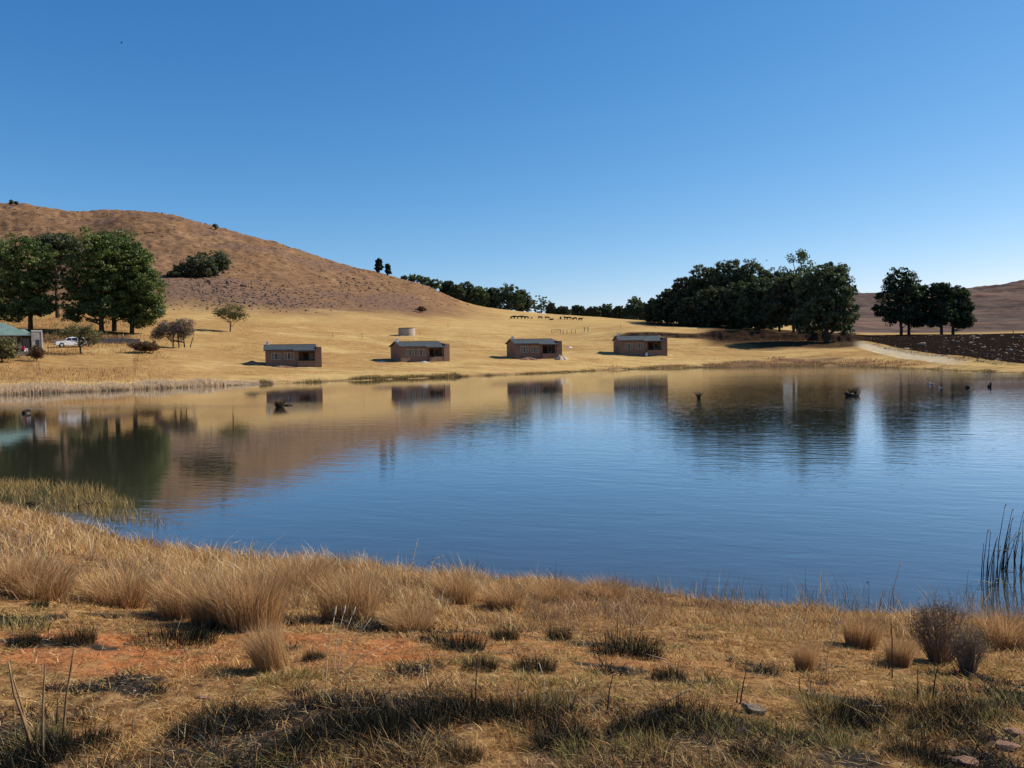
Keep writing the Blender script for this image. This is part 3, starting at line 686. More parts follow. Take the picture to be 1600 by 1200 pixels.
for px, b, t, E, lb, s in [
  (1408, 524, 418, [(-.02, 0, .82, .26, .22, .17), (-.12, 0, .60, .28, .22, .14), (.12, 0, .56, .2, .2, .2), (-.16, 0, .38, .28, .2, .13), (.05, 0, .33, .26, .2, .12), (-.08, 0, .24, .2, .16, .08)], 'broadest pine beyond the road, sky gaps near its top', 120),
  (1420, 524, 430, [(.14, 0, .72, .18, .18, .14), (.12, 0, .50, .22, .2, .2), (.1, 0, .30, .22, .2, .14), (.16, 0, .2, .14, .1, .08)], 'second pine trunk beside the broadest one, crown merged with it', 121),
  (1471, 525, 439, [(0, 0, .80, .24, .2, .18), (-.05, 0, .55, .30, .22, .18), (-.05, 0, .36, .32, .22, .14), (-.12, 0, .22, .2, .15, .07)], 'left one of the smaller pair of pines beyond the road', 122),
  (1489, 525, 444, [(.10, 0, .76, .22, .2, .19), (.14, 0, .52, .26, .22, .18), (.16, 0, .32, .30, .22, .14), (.20, 0, .2, .2, .15, .08)], 'right one of the smaller pair of pines beyond the road', 123)]:
    place_tree('pine_tree', lb, 'pine tree', px, b, t, E, LM['pine_far'], s, D=222 + (s % 2) * 3, group=rg, ncl=330, nleaf=42, leaf=.17, clr=.052, flat=.55, limbs=9, trunk_r=.40, fill=230)
# specks on the hill tops
for px, t, b, wp, lb, s in [(27, 313, 318, 6, 'tiny bush on the left hilltop', 130), (35, 315, 318, 5, 'tiny bush right beside another on the left hilltop', 131), (343, 350, 357, 7, 'single dark bush on the falling ridge line', 132)]:
    place_tree('bush', lb, 'bush', px, b, t, [(0, 0, .55, .42, .4, .4)], LM['gum_dark'], s, D=446 if px < 100 else 418, ncl=26, nleaf=40, leaf=.16, clr=.2, limbs=3)
# ------------------------------------------------------------------ buildings
def brick_mat(name, c1, c2, mort, sx=4.2):
    m, nt, b = newmat(name, .9, .15)
    tc = nt.nodes.new('ShaderNodeTexCoord'); g = nt.nodes.new('ShaderNodeNewGeometry')
    # brick courses run up Z whichever way the wall faces
    sx_ = N(nt, 'ShaderNodeSeparateXYZ'); L(nt, tc.outputs['Object'], sx_.inputs[0])
    cb = N(nt, 'ShaderNodeCombineXYZ'); L(nt, mth(nt, 'ADD', sx_.outputs[0], sx_.outputs[1]), cb.inputs[0]); L(nt, sx_.outputs[2], cb.inputs[1])
    br = N(nt, 'ShaderNodeTexBrick', Scale=sx); L(nt, cb.outputs[0], br.inputs['Vector'])
    br.inputs['Color1'].default_value = (*c1, 1); br.inputs['Color2'].default_value = (*c2, 1); br.inputs['Mortar'].default_value = (*mort, 1)
    br.inputs['Mortar Size'].default_value = .025; br.inputs['Row Height'].default_value = .36; br.inputs['Brick Width'].default_value = .95
    n1 = noise(nt, tc.outputs['Object'], 1.6, 5, .65)
    c = mixc(nt, ramp(nt, n1, [(.35, gray(0)), (.7, gray(.6))]), br.outputs['Color'], tuple(v * .62 for v in c2))
    oi = nt.nodes.new('ShaderNodeObjectInfo'); c = mixc(nt, 1.0, c, ramp(nt, oi.outputs['Random'], [(0, (.85, .85, .85)), (1, (1.15, 1.1, 1.02))]), 'MULTIPLY')
    L(nt, c, b.inputs['Base Color']); bump(nt, b, br.outputs['Fac'], -.5, .02)
    return m
BRICK = brick_mat('brick', (.20, .112, .074), (.31, .18, .12), (.27, .22, .175))
STONE = simple('stone_wall', (.19, .155, .125), .45, 2.6, .95, .1, .04, 5)
PSTONE = simple('pale_stone', (.36, .32, .27), .3, 2.5, .95, .1, .03, 6)
def sheet_mat(name, c, sc):
    m, nt, b = newmat(name, .62, .25); p = objpos(nt)
    wv = N(nt, 'ShaderNodeTexWave', Scale=sc, Distortion=0); L(nt, p, wv.inputs['Vector'])
    f = noise(nt, p, 1.2, 5, .6)
    L(nt, ramp(nt, f, [(.3, tuple(v * .8 for v in c)), (.7, tuple(v * 1.2 for v in c))]), b.inputs['Base Color']); b.inputs['Metallic'].default_value = .25
    bump(nt, b, wv.outputs['Fac'], .5, .03); return m
ROOF = sheet_mat('roof_sheet', (.062, .070, .066), 2.1)
GROOF = sheet_mat('green_roof', (.16, .23, .19), 2.1)
FRAME = simple('window_frame', (.62, .54, .44), .15, 4, .7)
WHITE = simple('white_plaster', (.78, .74, .68), .1, 3, .8)
TIMBER = simple('dark_timber', (.06, .04, .03), .3, 6, .8)
POSTW = simple('weathered_post', (.12, .095, .075), .35, 6, .9)
FASC = simple('fascia', (.10, .09, .085), .2, 4, .7)
m_, nt_, b_ = newmat('dark_glass', .08, .5); b_.inputs['Base Color'].default_value = (.02, .023, .028, 1); GLASS = m_
BLACKI = simple('dark_room', (.03, .025, .022), .2, 4, .9)
SAND = simple('sand_pile', (.45, .36, .25), .25, 5, .95, .1, .03, 9)
SOIL = simple('soil_pile', (.24, .13, .08), .3, 5, .95, .1, .03, 9)
RUB = simple('pale_rubble', (.62, .58, .53), .25, 7, .9)

def make_cabin():
    root = empty('brick_cabin', (0, 0, 0))
    zf, t = -.6, .22
    def wall_seg(mb, x0, x1, y0, y1, z0, z1): mb.box(x0, x1, y0, y1, z0, z1)
    # front wall with two window openings
    m = MB(); wins = [(1.0, 2.55), (3.05, 4.6)]; z0, z1, zt = .98, 2.12, 2.62
    xs = [.0] + [v for w_ in wins for v in w_] + [5.4]
    for i in range(0, len(xs), 2): m.box(xs[i], xs[i + 1], 0, t, zf, zt)
    for a, b_ in wins: m.box(a, b_, 0, t, zf, z0); m.box(a, b_, 0, t, z1, zt)
    # recessed porch wall: door then window
    m.box(5.4, 6.15, 1.7, 1.92, zf, 2.75); m.box(6.15, 7.0, 1.7, 1.92, 2.1, 2.75); m.box(7.0, 7.25, 1.7, 1.92, zf, 2.75)
    m.box(7.25, 7.95, 1.7, 1.92, zf, 1.0); m.box(7.25, 7.95, 1.7, 1.92, 2.0, 2.75); m.box(7.95, 8.3, 1.7, 1.92, zf, 2.75)
    m.box(5.18, 5.4, t, 1.7, zf, 2.62)
    m.box(0, 8.3, 4.78, 5.0, zf, 2.62)     # back
    m.box(0, 8.3, 0.3, 4.7, zf, -.02)      # floor
    m.build('wall', BRICK, root)
    # gables
    gp = [(0.0, zf), (5.0, zf), (5.0, 2.62), (2.5, 3.42), (0.0, 2.62)]
    MB().prism([(y + (.225 if y == 0 else (-.225 if y == 5 else 0)), z) for y, z in gp], 0, t).build('gable_wall', BRICK, root)
    # wing wall at the porch end: L-shaped, its top stepping above the roof
    m = MB(); m.prism([(-.55, zf), (5.0, zf), (5.0, 2.75), (2.5, 3.55), (1.2, 3.2), (-.55, 3.05)], 8.3 + .004, 8.62); m.box(8.05, 8.3, -.55, .02, zf, 2.5); m.box(8.62, 9.15, -.55, -.2, zf, 3.05)
    m.box(8.62, 9.15, -.2, 1.6, zf, 3.0)
    m.build('wing_wall', BRICK, root)
    # low porch wall
    MB().box(5.4 + .004, 8.05, -.5, -.28, zf, .72).box(5.18, 5.4, -.5, -.004, zf, .72).build('porch_wall', BRICK, root)
    # roof of two sheets, the front one reaching further over the porch
    rf = MB(); th = .05
    def slope(x0, x1, ya, za, yb, zb): rf.prism([(ya, za), (yb, zb), (yb, zb + th), (ya, za + th)], x0, x1)
    sl = (3.50 - 2.62) / 2.9
    slope(-.28, 4.5, -.42, 3.50 - sl * 2.92, 2.5, 3.50); slope(4.504, 8.29, -1.0, 3.50 - sl * 3.5, 2.5, 3.504); slope(-.28, 8.29, 5.4, 3.50 - sl * 2.9, 2.503, 3.50)
    r = rf.build('roof', ROOF, root)
    MB().box(-.27, 4.48, -.40, -.37, 2.46, 2.60).box(4.52, 8.27, -.98, -.95, 2.30, 2.42).build('fascia', FASC, root)
    MB().box(-.33, 8.25, 2.38, 2.62, 3.545, 3.585).build('ridge_cap', ROOF, root)
    MB().box(.12, .52, 2.3, 2.75, 2.9, 3.98).box(.07, .57, 2.25, 2.8, 3.98, 4.06).build('chimney', WHITE, root)
    # windows
    for a, b_ in wins:
        f = MB(); W = b_ - a; q = .05; y0, y1 = .02, .09
        f.box(a, b_, y0, y1, z0, z0 + q); f.box(a, b_, y0, y1, z1 - q, z1)
        for u in (0, .335, .665, 1): xx = a + u * (W - q); f.box(xx, xx + q, y0, y1, z0 + q, z1 - q)
        for side in (0, 1):
            xa = a + q if side == 0 else a + .665 * (W - q) + q; xb = xa + .335 * (W - q) - q
            for k in (1, 2, 3): zz = z0 + (z1 - z0) * k / 4; f.box(xa, xb, .035, .07, zz - .012, zz + .012)
            xm = (xa + xb) / 2; f.box(xm - .012, xm + .012, .034, .071, z0 + q, z1 - q)
        o = f.build('window', FRAME, root)
        MB().box(a + q, b_ - q, .11, .125, z0 + q, z1 - q).build('pane', GLASS, o)
        MB().box(a - .06, b_ + .06, -.06, .015, z0 - .08, z0 - .004).build('sill', BRICK, o)
    f = MB(); f.box(7.25, 7.95, 1.68, 1.72, 1.0, 1.05); f.box(7.25, 7.95, 1.68, 1.72, 1.95, 2.0); f.box(7.25, 7.29, 1.68, 1.72, 1.05, 1.95); f.box(7.91, 7.95, 1.68, 1.72, 1.05, 1.95); f.box(7.58, 7.62, 1.68, 1.72, 1.05, 1.95)
    o = f.build('window', FRAME, root); MB().box(7.29, 7.91, 1.76, 1.78, 1.05, 1.95).build('pane', GLASS, o)
    o = MB().box(6.2, 6.95, 1.76, 1.81, -.02, 2.08).build('door', TIMBER, root); MB().box(6.28, 6.32, 1.71, 1.756, .95, 1.08).build('handle', FRAME, o)
    MB().box(8.12, 8.29, .25, .42, -.02, 2.42).build('porch_upright', WHITE, root)  # added white upright standing in for sunlight through the porch opening
    return root
def copy_tree(o, parent=None):
    c = o.copy(); col.objects.link(c); c.parent = parent
    for ch in list(o.children): copy_tree(ch, c)
    return c
cab = make_cabin(); CB = []
for i, (px, by, wpx, rot, lb) in enumerate([
    (458, 573, 84, 0.0, 'brick cabin nearest the left, square to the water and with no gable showing'),
    (658, 565, 91, 23, 'brick cabin below the round stone tank, its left gable showing'),
    (836, 560, 86, 21, 'brick cabin third from the left, sand heap at its porch corner'),
    (1001, 555, 83, 16, 'brick cabin furthest to the right, in front of the eroded bank')]):
    a = float(az_of(px)[0]); th = R(rot)
    Wm = 9.2 * math.cos(th) + 5.2 * math.sin(th)
    gx, gy, gz = ground(px, by, 60)
    D = gy + 1.6
    s = wpx / FPX * D / Wm
    cx, cy = xy(px, D); cz = tz(cx, cy)
    o = cab if i == 0 else copy_tree(cab)
    rz = -a + th   # facade turned towards the camera, then further round
    o.rotation_euler = (0, 0, rz if i else -a)
    rz = o.rotation_euler[2]; o.scale = (s, s, s)
    c0 = Vector((4.5, 1.6, 0)) * s; c0.rotate(Matrix.Rotation(rz, 3, 'Z'))
    base_z = zat(px, by - 1.0, (D - 1.5) * lat(px))
    o.location = (cx - c0.x, cy - c0.y, cz + .02)
    tag(o, lb, 'cabin', 'brick cabins along the far shore'); CB.append((o, s, rz, base_z, cz))
def near_cabin(i, lx, ly):
    o, s, rz, _, _ = CB[i]; v = Vector((lx, ly, 0)) * s; v.rotate(Matrix.Rotation(rz, 3, 'Z')); x = o.location.x + v.x; y = o.location.y + v.y
    return x, y, tz(x, y)
def heap(name, lb, cat, loc, rx, ry, h, mat, seed, group=None):
    n = 26; th = np.linspace(0, 2 * math.pi, n, endpoint=False); rs = np.linspace(1, 0, 8)[:-1]; V = []; rng = np.random.default_rng(seed)
    for r in rs:
        for k, t in enumerate(th):
            q = r * (1 + .18 * math.sin(3 * t + seed) + .1 * math.sin(7 * t)); zz = h * (1 - r ** 1.4) * (1 + .25 * rng.random()) - .12
            V.append((rx * q * math.cos(t), ry * q * math.sin(t), zz))
    V.append((0, 0, h)); m = len(rs); f4 = [(i * n + k, i * n + (k + 1) % n, (i + 1) * n + (k + 1) % n, (i + 1) * n + k) for i in range(m - 1) for k in range(n)]
    f3 = [((m - 1) * n + k, (m - 1) * n + (k + 1) % n, m * n) for k in range(n)]
    me = npmesh(name, np.array(V), [np.array(f4), np.array(f3)], False); o = link(name, me, mat); o.location = loc; return tag(o, lb, cat, group)
heap('sand_heap', 'pale sand heap spilling off the porch corner of the third cabin', 'sand heap', near_cabin(2, 8.4, -1.6), 1.5, 1.0, .9, SAND, 1)
heap('soil_heap', 'reddish soil heap in front of the third cabin', 'soil heap', near_cabin(2, 1.6, -1.8), 2.0, 1.0, .55, SOIL, 2)
heap('soil_heap', 'brown earth heap left of the first cabin in its shadow', 'soil heap', near_cabin(0, -2.2, 1.2), 1.6, 1.0, .6, SOIL, 3)
heap('rubble_heap', 'whitish rubble lying before the second cabin', 'rubble heap', near_cabin(1, 3.6, -1.9), 1.0, .5, .28, RUB, 4)
heap('rubble_heap', 'whitish rubble beside the shaded gable of the second cabin', 'rubble heap', near_cabin(1, -3.2, 1.0), 1.3, .5, .25, RUB, 5)
heap('rubble_heap', 'small white heap on the lawn right of the third cabin', 'rubble heap', ground(890, 543, 60), .9, .6, .3, RUB, 6)
heap('soil_heap', 'low dark earth heap in front of the first cabin', 'soil heap', near_cabin(0, 2.4, -1.3), 2.2, .6, .35, SOIL, 7)
x, y, z = near_cabin(3, 4.9, -.9)
o = MB().box(-.28, .28, -.04, .04, 0, .8).build('leaning_board', RUB); o.location = (x, y, z); o.rotation_euler = (-.3, .15, -.2); tag(o, 'pale board leaning at the foot of the fourth cabin', 'board')

# round stone reservoir
x, y, z = ground(634, 525, 60); k = mpp(x, y); r = 13.2 * k; h = 12.5 * k
root = empty('water_tank', (x, y + r, z)); tag(root, 'round roofless stone tank on the slope above the second cabin', 'water tank')
n = 40; V = []
for rr, zz in ((r, -.5), (r * .99, h * .9), (r * .97, h), (r * .85, h), (r * .85, -.4)):
    V += [(rr * math.cos(2 * math.pi * i / n), rr * math.sin(2 * math.pi * i / n), zz) for i in range(n)]
f = [(j * n + i, j * n + (i + 1) % n, (j + 1) * n + (i + 1) % n, (j + 1) * n + i) for j in range(4) for i in range(n)]
link('wall', npmesh('wall', np.array(V), [np.array(f)], True), brick_mat('tank_stone', (.36, .27, .20), (.52, .44, .36), (.2, .16, .13), 2.2), root)
V = []
for rr, zz in ((r * 1.015, h - .02), (r * 1.015, h + .10), (r * .83, h + .10), (r * .83, h - .02)):
    V += [(rr * math.cos(2 * math.pi * i / n), rr * math.sin(2 * math.pi * i / n), zz) for i in range(n)]
f = [(j * n + i, j * n + (i + 1) % n, ((j + 1) % 4) * n + (i + 1) % n, ((j + 1) % 4) * n + i) for j in range(4) for i in range(n)]
link('rim', npmesh('rim', np.array(V), [np.array(f)], False), BRICK, root)

# farmhouse with the green roof, cut by the left edge of the picture
hx, hy = xy(30, 124); hz = zat(30, 553, 124 * lat(30)); k = 124 / FPX
root = empty('green_roofed_house', (hx, hy, hz), -float(az_of(30)[0])); tag(root, 'stone farmhouse with a green metal roof beside the big pines', 'house')
def q(px): return (px - 30) * k * math.cos(float(az_of(30)[0]))
wt = (553 - 523) * k    # eave height
m = MB(); m.box(q(-75), q(19), 0, .3, -1.5, wt); m.box(q(19), q(33), 0, .3, -1.5, wt * .38); m.box(q(19), q(33), 0, .3, wt * .9, wt); m.box(q(-75), q(50), 5.5, 5.8, -1.5, wt); m.box(q(33), q(35), 0, .3, -1.5, wt)
m.box(q(35), q(50), 1.8, 2.1, -1.5, wt); m.box(q(-75), q(-74), .3, 5.5, -1.5, wt)
m.build('wall', simple('dressed_wall', (.26, .225, .18), .3, 2.2, .95), root)
m = MB(); ez = wt; rz_ = (553 - 509) * k
xa, xb = q(-80), q(50); rx0, rx1 = q(-60), q(8)
V = [(xa, -.8, ez), (xb, -.8, ez), (xb, 6.2, ez), (xa, 6.2, ez), (rx0, 2.7, rz_ + .55), (rx1, 2.7, rz_ + .55)]
m.add(V, [(0, 1, 5, 4), (1, 2, 5), (2, 3, 4, 5), (3, 0, 4), (3, 2, 1, 0)]); m.add([(q(28), .2, ez + .55), (q(50), .2, ez + .2), (q(50), 3.6, ez + .2), (q(34), 3.6, ez + 1.05), (q(40), 1.9, ez + .95)], [(0, 1, 4), (1, 2, 4), (2, 3, 4), (3, 0, 4)])
m.build('roof', GROOF, root)
MB().box(xa, xb, -.86, -.81, ez - .14, ez + .02).build('gutter', simple('pale_gutter', (.30, .42, .36), .15, 3, .6), root)
m = MB(); m.box(q(50), q(56), -.9, -.5, -2.2, wt * 1.16); m.box(q(62.5), q(67), -.9, -.5, -2.2, wt * 1.16); m.box(q(56), q(62.5), -.9, -.5, -2.2, wt * .46); m.box(q(56), q(62.5), -.9, -.5, wt * .72, wt * 1.16); m.box(q(50), q(67), -.5, 3.0, -2.2, wt * 1.1); 
m.build('gable_wall', PSTONE, root)
MB().box(q(66.2), q(67.6), -.96, -.91, -2.0, wt * 1.18).box(q(50), q(67.6), -.96, -.91, wt * 1.165, wt * 1.215).build('edge_trim', WHITE, root)
o = MB().box(q(56), q(62.5), -.62, -.58, wt * .46, wt * .72).build('window', GLASS, root); 
for a, b_ in ((12, 17), (22, 27)):
    f = MB(); f.box(q(a), q(b_), -.05, -.01, wt * .35, wt * .40); f.box(q(a), q(b_), -.05, -.01, wt * .86, wt * .9); f.box(q(a), q(a) + .07, -.05, -.01, wt * .4, wt * .86); f.box(q(b_) - .07, q(b_), -.05, -.01, wt * .4, wt * .86); f.box((q(a) + q(b_)) / 2 - .03, (q(a) + q(b_)) / 2 + .03, -.05, -.01, wt * .4, wt * .86)
    o = f.build('window', FRAME, root); MB().box(q(a) + .07, q(b_) - .07, -.03, -.02, wt * .4, wt * .86).build('pane', GLASS, o)
MB().box(q(36), q(47), 1.70, 1.79, .1, wt * .82).build('door', GLASS, root)
MB().box(q(-2), q(50), -3.0, -2.7, -2.2, .35).box(q(-2), q(50), -2.7, -.05, -2.2, -.1).build('porch_wall', STONE, root)
for px in (19, 34): MB().box(q(px) - .07, q(px) + .07, -.78, -.64, -.1, wt - .02).build('porch_upright', TIMBER, root)
# things on the porch
wx, wy = hx, hy
def onporch(px, dy): 
    v = Vector((q(px), dy, 0)); v.rotate(Matrix.Rotation(-float(az_of(30)[0]), 3, 'Z')); return (hx + v.x, hy + v.y, hz - .1)
def chair():
    root = empty('porch_chair', (0, 0, 0)); rz = 0
    MB().box(-.26, .26, -.25, .25, .42, .46).build('seat', WHITE, root); MB().box(-.26, .26, .22, .26, .48, .95).build('backrest', WHITE, root)
    for sx in (-.23, .23):
        for sy in (-.22, .22): MB().box(sx - .025, sx + .025, sy - .025, sy + .025, 0, .418).build('leg', WHITE, root)
        MB().box(sx - .03, sx + .03, -.24, .22, .64, .68).build('armrest', WHITE, root)
    return root
c1 = chair(); c1.location = onporch(41, -1.6); c1.rotation_euler = (0, 0, .6); tag(c1, 'white plastic chair on the farmhouse porch', 'chair')
CL = simple('red_cloth', (.65, .05, .09), .3, 8, .9)
o = MB().box(-.3, .3, -.05, .05, 0, .5).build('red_cloth', CL, bevel=.02); o.location = Vector(onporch(36, -1.5)) + Vector((0, 0, .75)); tag(o, 'bright red and pink cloth hung over the porch rail beside the white chair', 'cloth')
o = MB().box(-.6, .6, -.03, .03, .68, .74).box(-.6, -.54, -.03, .03, 0, .68).box(.54, .6, -.03, .03, 0, .68).build('porch_rail', TIMBER); o.location = onporch(36, -1.42); tag(o, 'short dark rail on the porch under the red cloth', 'rail')

# dry-stone retaining wall behind the car
pts = [ground(px, py, 60) for px, py in ((68, 541), (90, 540.5), (130, 540), (170, 539), (206, 539))]
V = []; F_ = []
rng = np.random.default_rng(5)
P2 = []
for i in range(len(pts) - 1):
    for t in np.linspace(0, 1, 10, endpoint=False): P2.append(np.array(pts[i]) * (1 - t) + np.array(pts[i + 1]) * t)
P2.append(np.array(pts[-1]))
for i, p in enumerate(P2):
    p = p + np.array([0, 3.2, 0]); zb = tz(p[0], p[1]) - .4; ht = zb + .4 + .85 + .12 * rng.random()
    V += [(p[0], p[1], zb), (p[0], p[1] + .08, ht), (p[0], p[1] + .5, ht), (p[0], p[1] + .55, zb)]
for i in range(len(P2) - 1):
    a = i * 4; F_ += [(a, a + 4, a + 5, a + 1), (a + 1, a + 5, a + 6, a + 2), (a + 2, a + 6, a + 7, a + 3)]
F_ += [(0, 1, 2, 3), (a + 7, a + 6, a + 5, a + 4)]
me = bpy.data.meshes.new('stone_wall'); me.from_pydata(V, [], F_); me.update()
tag(link('stone_wall', me, STONE), 'low dry-stone wall running behind the white car', 'wall')

# white station wagon
def make_car():
    root = empty('parked_car', (0, 0, 0)); Wd = .9
    paint, nt, b = newmat('white_paint', .25, .5); b.inputs['Base Color'].default_value = (.78, .78, .78, 1)
    rub = simple('rubber', (.02, .02, .02), .2, 5, .9); steel = simple('rim_steel', (.45, .45, .46), .1, 5, .35, .6)
    body = [(-2.4, .42), (-2.42, .75), (-2.3, 1.0), (-1.25, 1.12), (-.55, 1.72), (1.9, 1.76), (2.3, 1.15), (2.38, .95), (2.4, .45), (1.95, .40), (1.85, .72), (1.55, .86), (1.25, .72), (1.12, .38), (-1.1, .38), (-1.2, .72), (-1.5, .86), (-1.8, .72), (-1.92, .40)]
    m = MB(); n = len(body)
    lay = [(-Wd, 1, 0), (-Wd + .04, 1, 0), (0, 1, 0), (Wd - .04, 1, 0), (Wd, 1, 0)]
    V = []
    for yy in (-Wd, -.8 * Wd, .8 * Wd, Wd):
        for px_, pz in body:
            ins = .16 if pz > 1.5 else .03
            s = 1 - (ins / Wd if abs(yy) == Wd else 0) if pz > 1.2 else 1
            V.append((px_, yy * s, pz - (.03 if abs(yy) == Wd and pz > 1 else 0)))
    f = [(j * n + i, j * n + (i + 1) % n, (j + 1) * n + (i + 1) % n, (j + 1) * n + i) for j in range(3) for i in range(n)] + [tuple(range(n))[::-1], tuple(range(3 * n, 4 * n))]
    m.add(V, f); m.build('body', paint, root)
    for s in (-1, 1):
        y = s * (Wd - .03)
        for pts in ([(-1.05, 1.15), (-.5, 1.60), (.0, 1.62), (.0, 1.15)], [(.08, 1.15), (.08, 1.62), (.95, 1.63), (.95, 1.15)], [(1.03, 1.15), (1.03, 1.63), (1.82, 1.64), (2.1, 1.16)]):
            V = [(px_, y - s * (.0 + .12 * (pz - 1.15) / .45) + s * .035, pz) for px_, pz in pts]; V += [(v[0], v[1] - s * .03, v[2]) for v in V]
            MB().add(V, [(0, 1, 2, 3), (7, 6, 5, 4), (0, 4, 5, 1), (1, 5, 6, 2), (2, 6, 7, 3), (3, 7, 4, 0)]).build('window', GLASS, root)
        for wx_ in (-1.5, 1.55):
            o = MB().tube([(wx_, y - s * .22, .38), (wx_, y + s * .02, .38)], .37, 20).build('wheel', rub, root)
            MB().tube([(wx_, y - s * .02, .38), (wx_, y + s * .035, .38)], .22, 14).build('rim', steel, o)
        MB().box(-2.44, -2.3, s * .62 - .16, s * .62 + .16, .78, .93).build('headlight', steel, root)
        MB().box(-.95, -.75, y + s * .02 - .06, y + s * .02 + .08 * s + .06, 1.12, 1.25).build('mirror', paint, root)
    MB().add([(-1.27, -.72, 1.14), (-1.27, .72, 1.14), (-.6, .62, 1.70), (-.6, -.62, 1.70)], [(0, 1, 2, 3)]).build('windscreen', GLASS, root)
    MB().box(-2.46, -2.36, -.8, .8, .42, .62).build('bumper', simple('grey_bumper', (.2, .2, .2), .1, 4, .5), root)
    for s in (-.6, .6): MB().box(-.3, 1.7, s - .02, s + .02, 1.76, 1.83).build('roof_rack', steel, root)
    return root
x, y, z = ground(111, 542.5, 60); a = float(az_of(111)[0])
car = make_car(); car.location = (x, y, z); car.rotation_euler = (0, 0, -a + .12); k = mpp(x, y) * 43 / 4.85; car.scale = (k, k, k)
tag(car, 'white station wagon parked in front of the dry-stone wall', 'car')

# ------------------------------------------------------------------ posts, mast
def post_run(pts, name, lb, group, h, r):
    for i, (px, py) in enumerate(pts):
        x, y, z = ground(px, py, 60); mb = MB(); mb.tube([(0, 0, -.3), (.02, 0, h * .6), (0, .02, h)], [r, r * .95, r * .8], 6)
        o = mb.build(name, POSTW); o.location = (x, y, z); tag(o, lb[i] if isinstance(lb, list) else lb, 'post', group)
post_run([(880, 522), (886, 522), (893, 521), (899, 521)], 'fence_post', ['thin leaning fence post on the meadow, leftmost of the left four', 'thin fence post second of the left four on the meadow', 'thin fence post third of the left four on the meadow', 'thickest dark post of the left four on the meadow'], 'fence posts on the meadow', 1.2, .075)
x, y, z = ground(862, 521, 60); m = MB(); m.tube([(0, 0, -.3), (0, 0, 1.1)], .07, 6); m.tube([(2.6, 0, -.3), (2.6, 0, 1.1)], .07, 6); m.tube([(0, 0, 1.05), (2.6, 0, 1.1)], .05, 5); m.tube([(0, 0, .1), (2.6, 0, 1.0)], .04, 5)
o = m.build('pole_gate', POSTW); o.location = (x, y, z); tag(o, 'low crooked pole gate on the meadow left of the posts', 'gate')
x, y, z = ground(913, 518, 60); m = MB(); m.tube([(0, 0, -.3), (0, 0, 1.3)], .11, 6); m.tube([(1.1, 0, -.3), (1.1, 0, 1.35)], .11, 6); m.tube([(0, 0, .95), (1.1, 0, 1.0)], .05, 5)
o = m.build('pole_gate', POSTW); o.location = (x, y, z); tag(o, 'pair of posts joined by a rail, right of the row of posts', 'gate')
WL = ['thin wire-fence post in the dry grass left of the eroded bank', 'thin wire post above the fourth cabin', 'thin wire post just right of the one above the fourth cabin', 'thin wire post before the left part of the dark grove', 'thin wire post on the slope above the first cabin', 'thin wire post right of the round stone tank', 'thin wire post on the slope between the tank and the herd', 'thin wire post up the slope left of the tank']
rw = [(970, 512), (1010, 512), (1024, 513), (1052, 514), (520, 527), (656, 524), (700, 512), (566, 528)]
post_run(rw, 'wire_post', WL, 'wire posts in the dry grass', 1.2, .05)
post_run([(1494, 520), (1583, 526)], 'fence_post', ['fence post on the edge of the burnt field right of the pines', 'dark fence post among the boulders of the burnt field'], 'posts by the burnt field', 1.6, .09)
x, y, z = ground(272, 333, 200); mb = MB(); mb.tube([(0, 0, -1), (0, 0, 1.9)], [.14, .1], 6); mb.box(-.3, .3, -.3, .3, -.3, .15); mb.tube([(-.25, 0, 1.7), (.25, 0, 1.7)], .06, 5)
o = mb.build('survey_beacon', POSTW); o.location = (x, y, z); tag(o, 'small survey beacon on the crest of the round hill', 'beacon')

# ------------------------------------------------------------------ cattle
BLK = simple('black_hide', (.012, .010, .010), .3, 4, .7)
def cow_mesh(graze=True, lying=False):
    import bmesh
    pts = []; edges = []; rad = []
    def add(p, r, link_=None):
        pts.append(p); rad.append(r)
        if link_ is not None: edges.append((link_, len(pts) - 1))
        return len(pts) - 1
    h = 1.02 if not lying else .42
    pel = add((.62, 0, h), .30); belly = add((.05, 0, h - .04), .35, pel); sh = add((-.55, 0, h), .32, belly)
    nk = add((-.95, 0, h + .06 if not graze else h - .16), .19, sh)
    hd = add((-1.22, 0, h + .22) if not graze else (-1.2, 0, h - .55), .14, nk); add((-1.48, 0, h + .10) if not graze else (-1.28, 0, h - .82), .09, hd)
    tl = add((.95, 0, h + .10), .05, pel); add((1.02, 0, h - .55), .03, tl)
    if not lying:
        for s in (-1, 1):
            a = add((.66, s * .19, .62), .14, pel); b = add((.74, s * .19, .36), .075, a); add((.68, s * .19, .03), .06, b)
            a = add((-.56, s * .18, .58), .12, sh); b = add((-.58, s * .18, .34), .07, a); add((-.56, s * .18, .03), .06, b)
    else:
        for s in (-1, 1):
            a = add((.5, s * .36, .16), .13, pel); add((.15, s * .42, .10), .07, a); a = add((-.6, s * .3, .14), .10, sh); add((-.9, s * .3, .10), .07, a)
    me = bpy.data.meshes.new('cow'); me.from_pydata(pts, edges, []); o = bpy.data.objects.new('tmp', me); col.objects.link(o)
    sk = o.modifiers.new('s', 'SKIN'); sk.use_smooth_shade = True
    for i, r in enumerate(rad): me.skin_vertices[0].data[i].radius = (r, r)
    me.skin_vertices[0].data[0].use_root = True
    sb = o.modifiers.new('b', 'SUBSURF'); sb.levels = 1; sb.render_levels = 1
    dg = bpy.context.evaluated_depsgraph_get(); out = bpy.data.meshes.new_from_object(o.evaluated_get(dg)); bpy.data.objects.remove(o)
    out.materials.clear(); out.materials.append(BLK); return out
CM = [cow_mesh(True), cow_mesh(False), cow_mesh(True, True)]
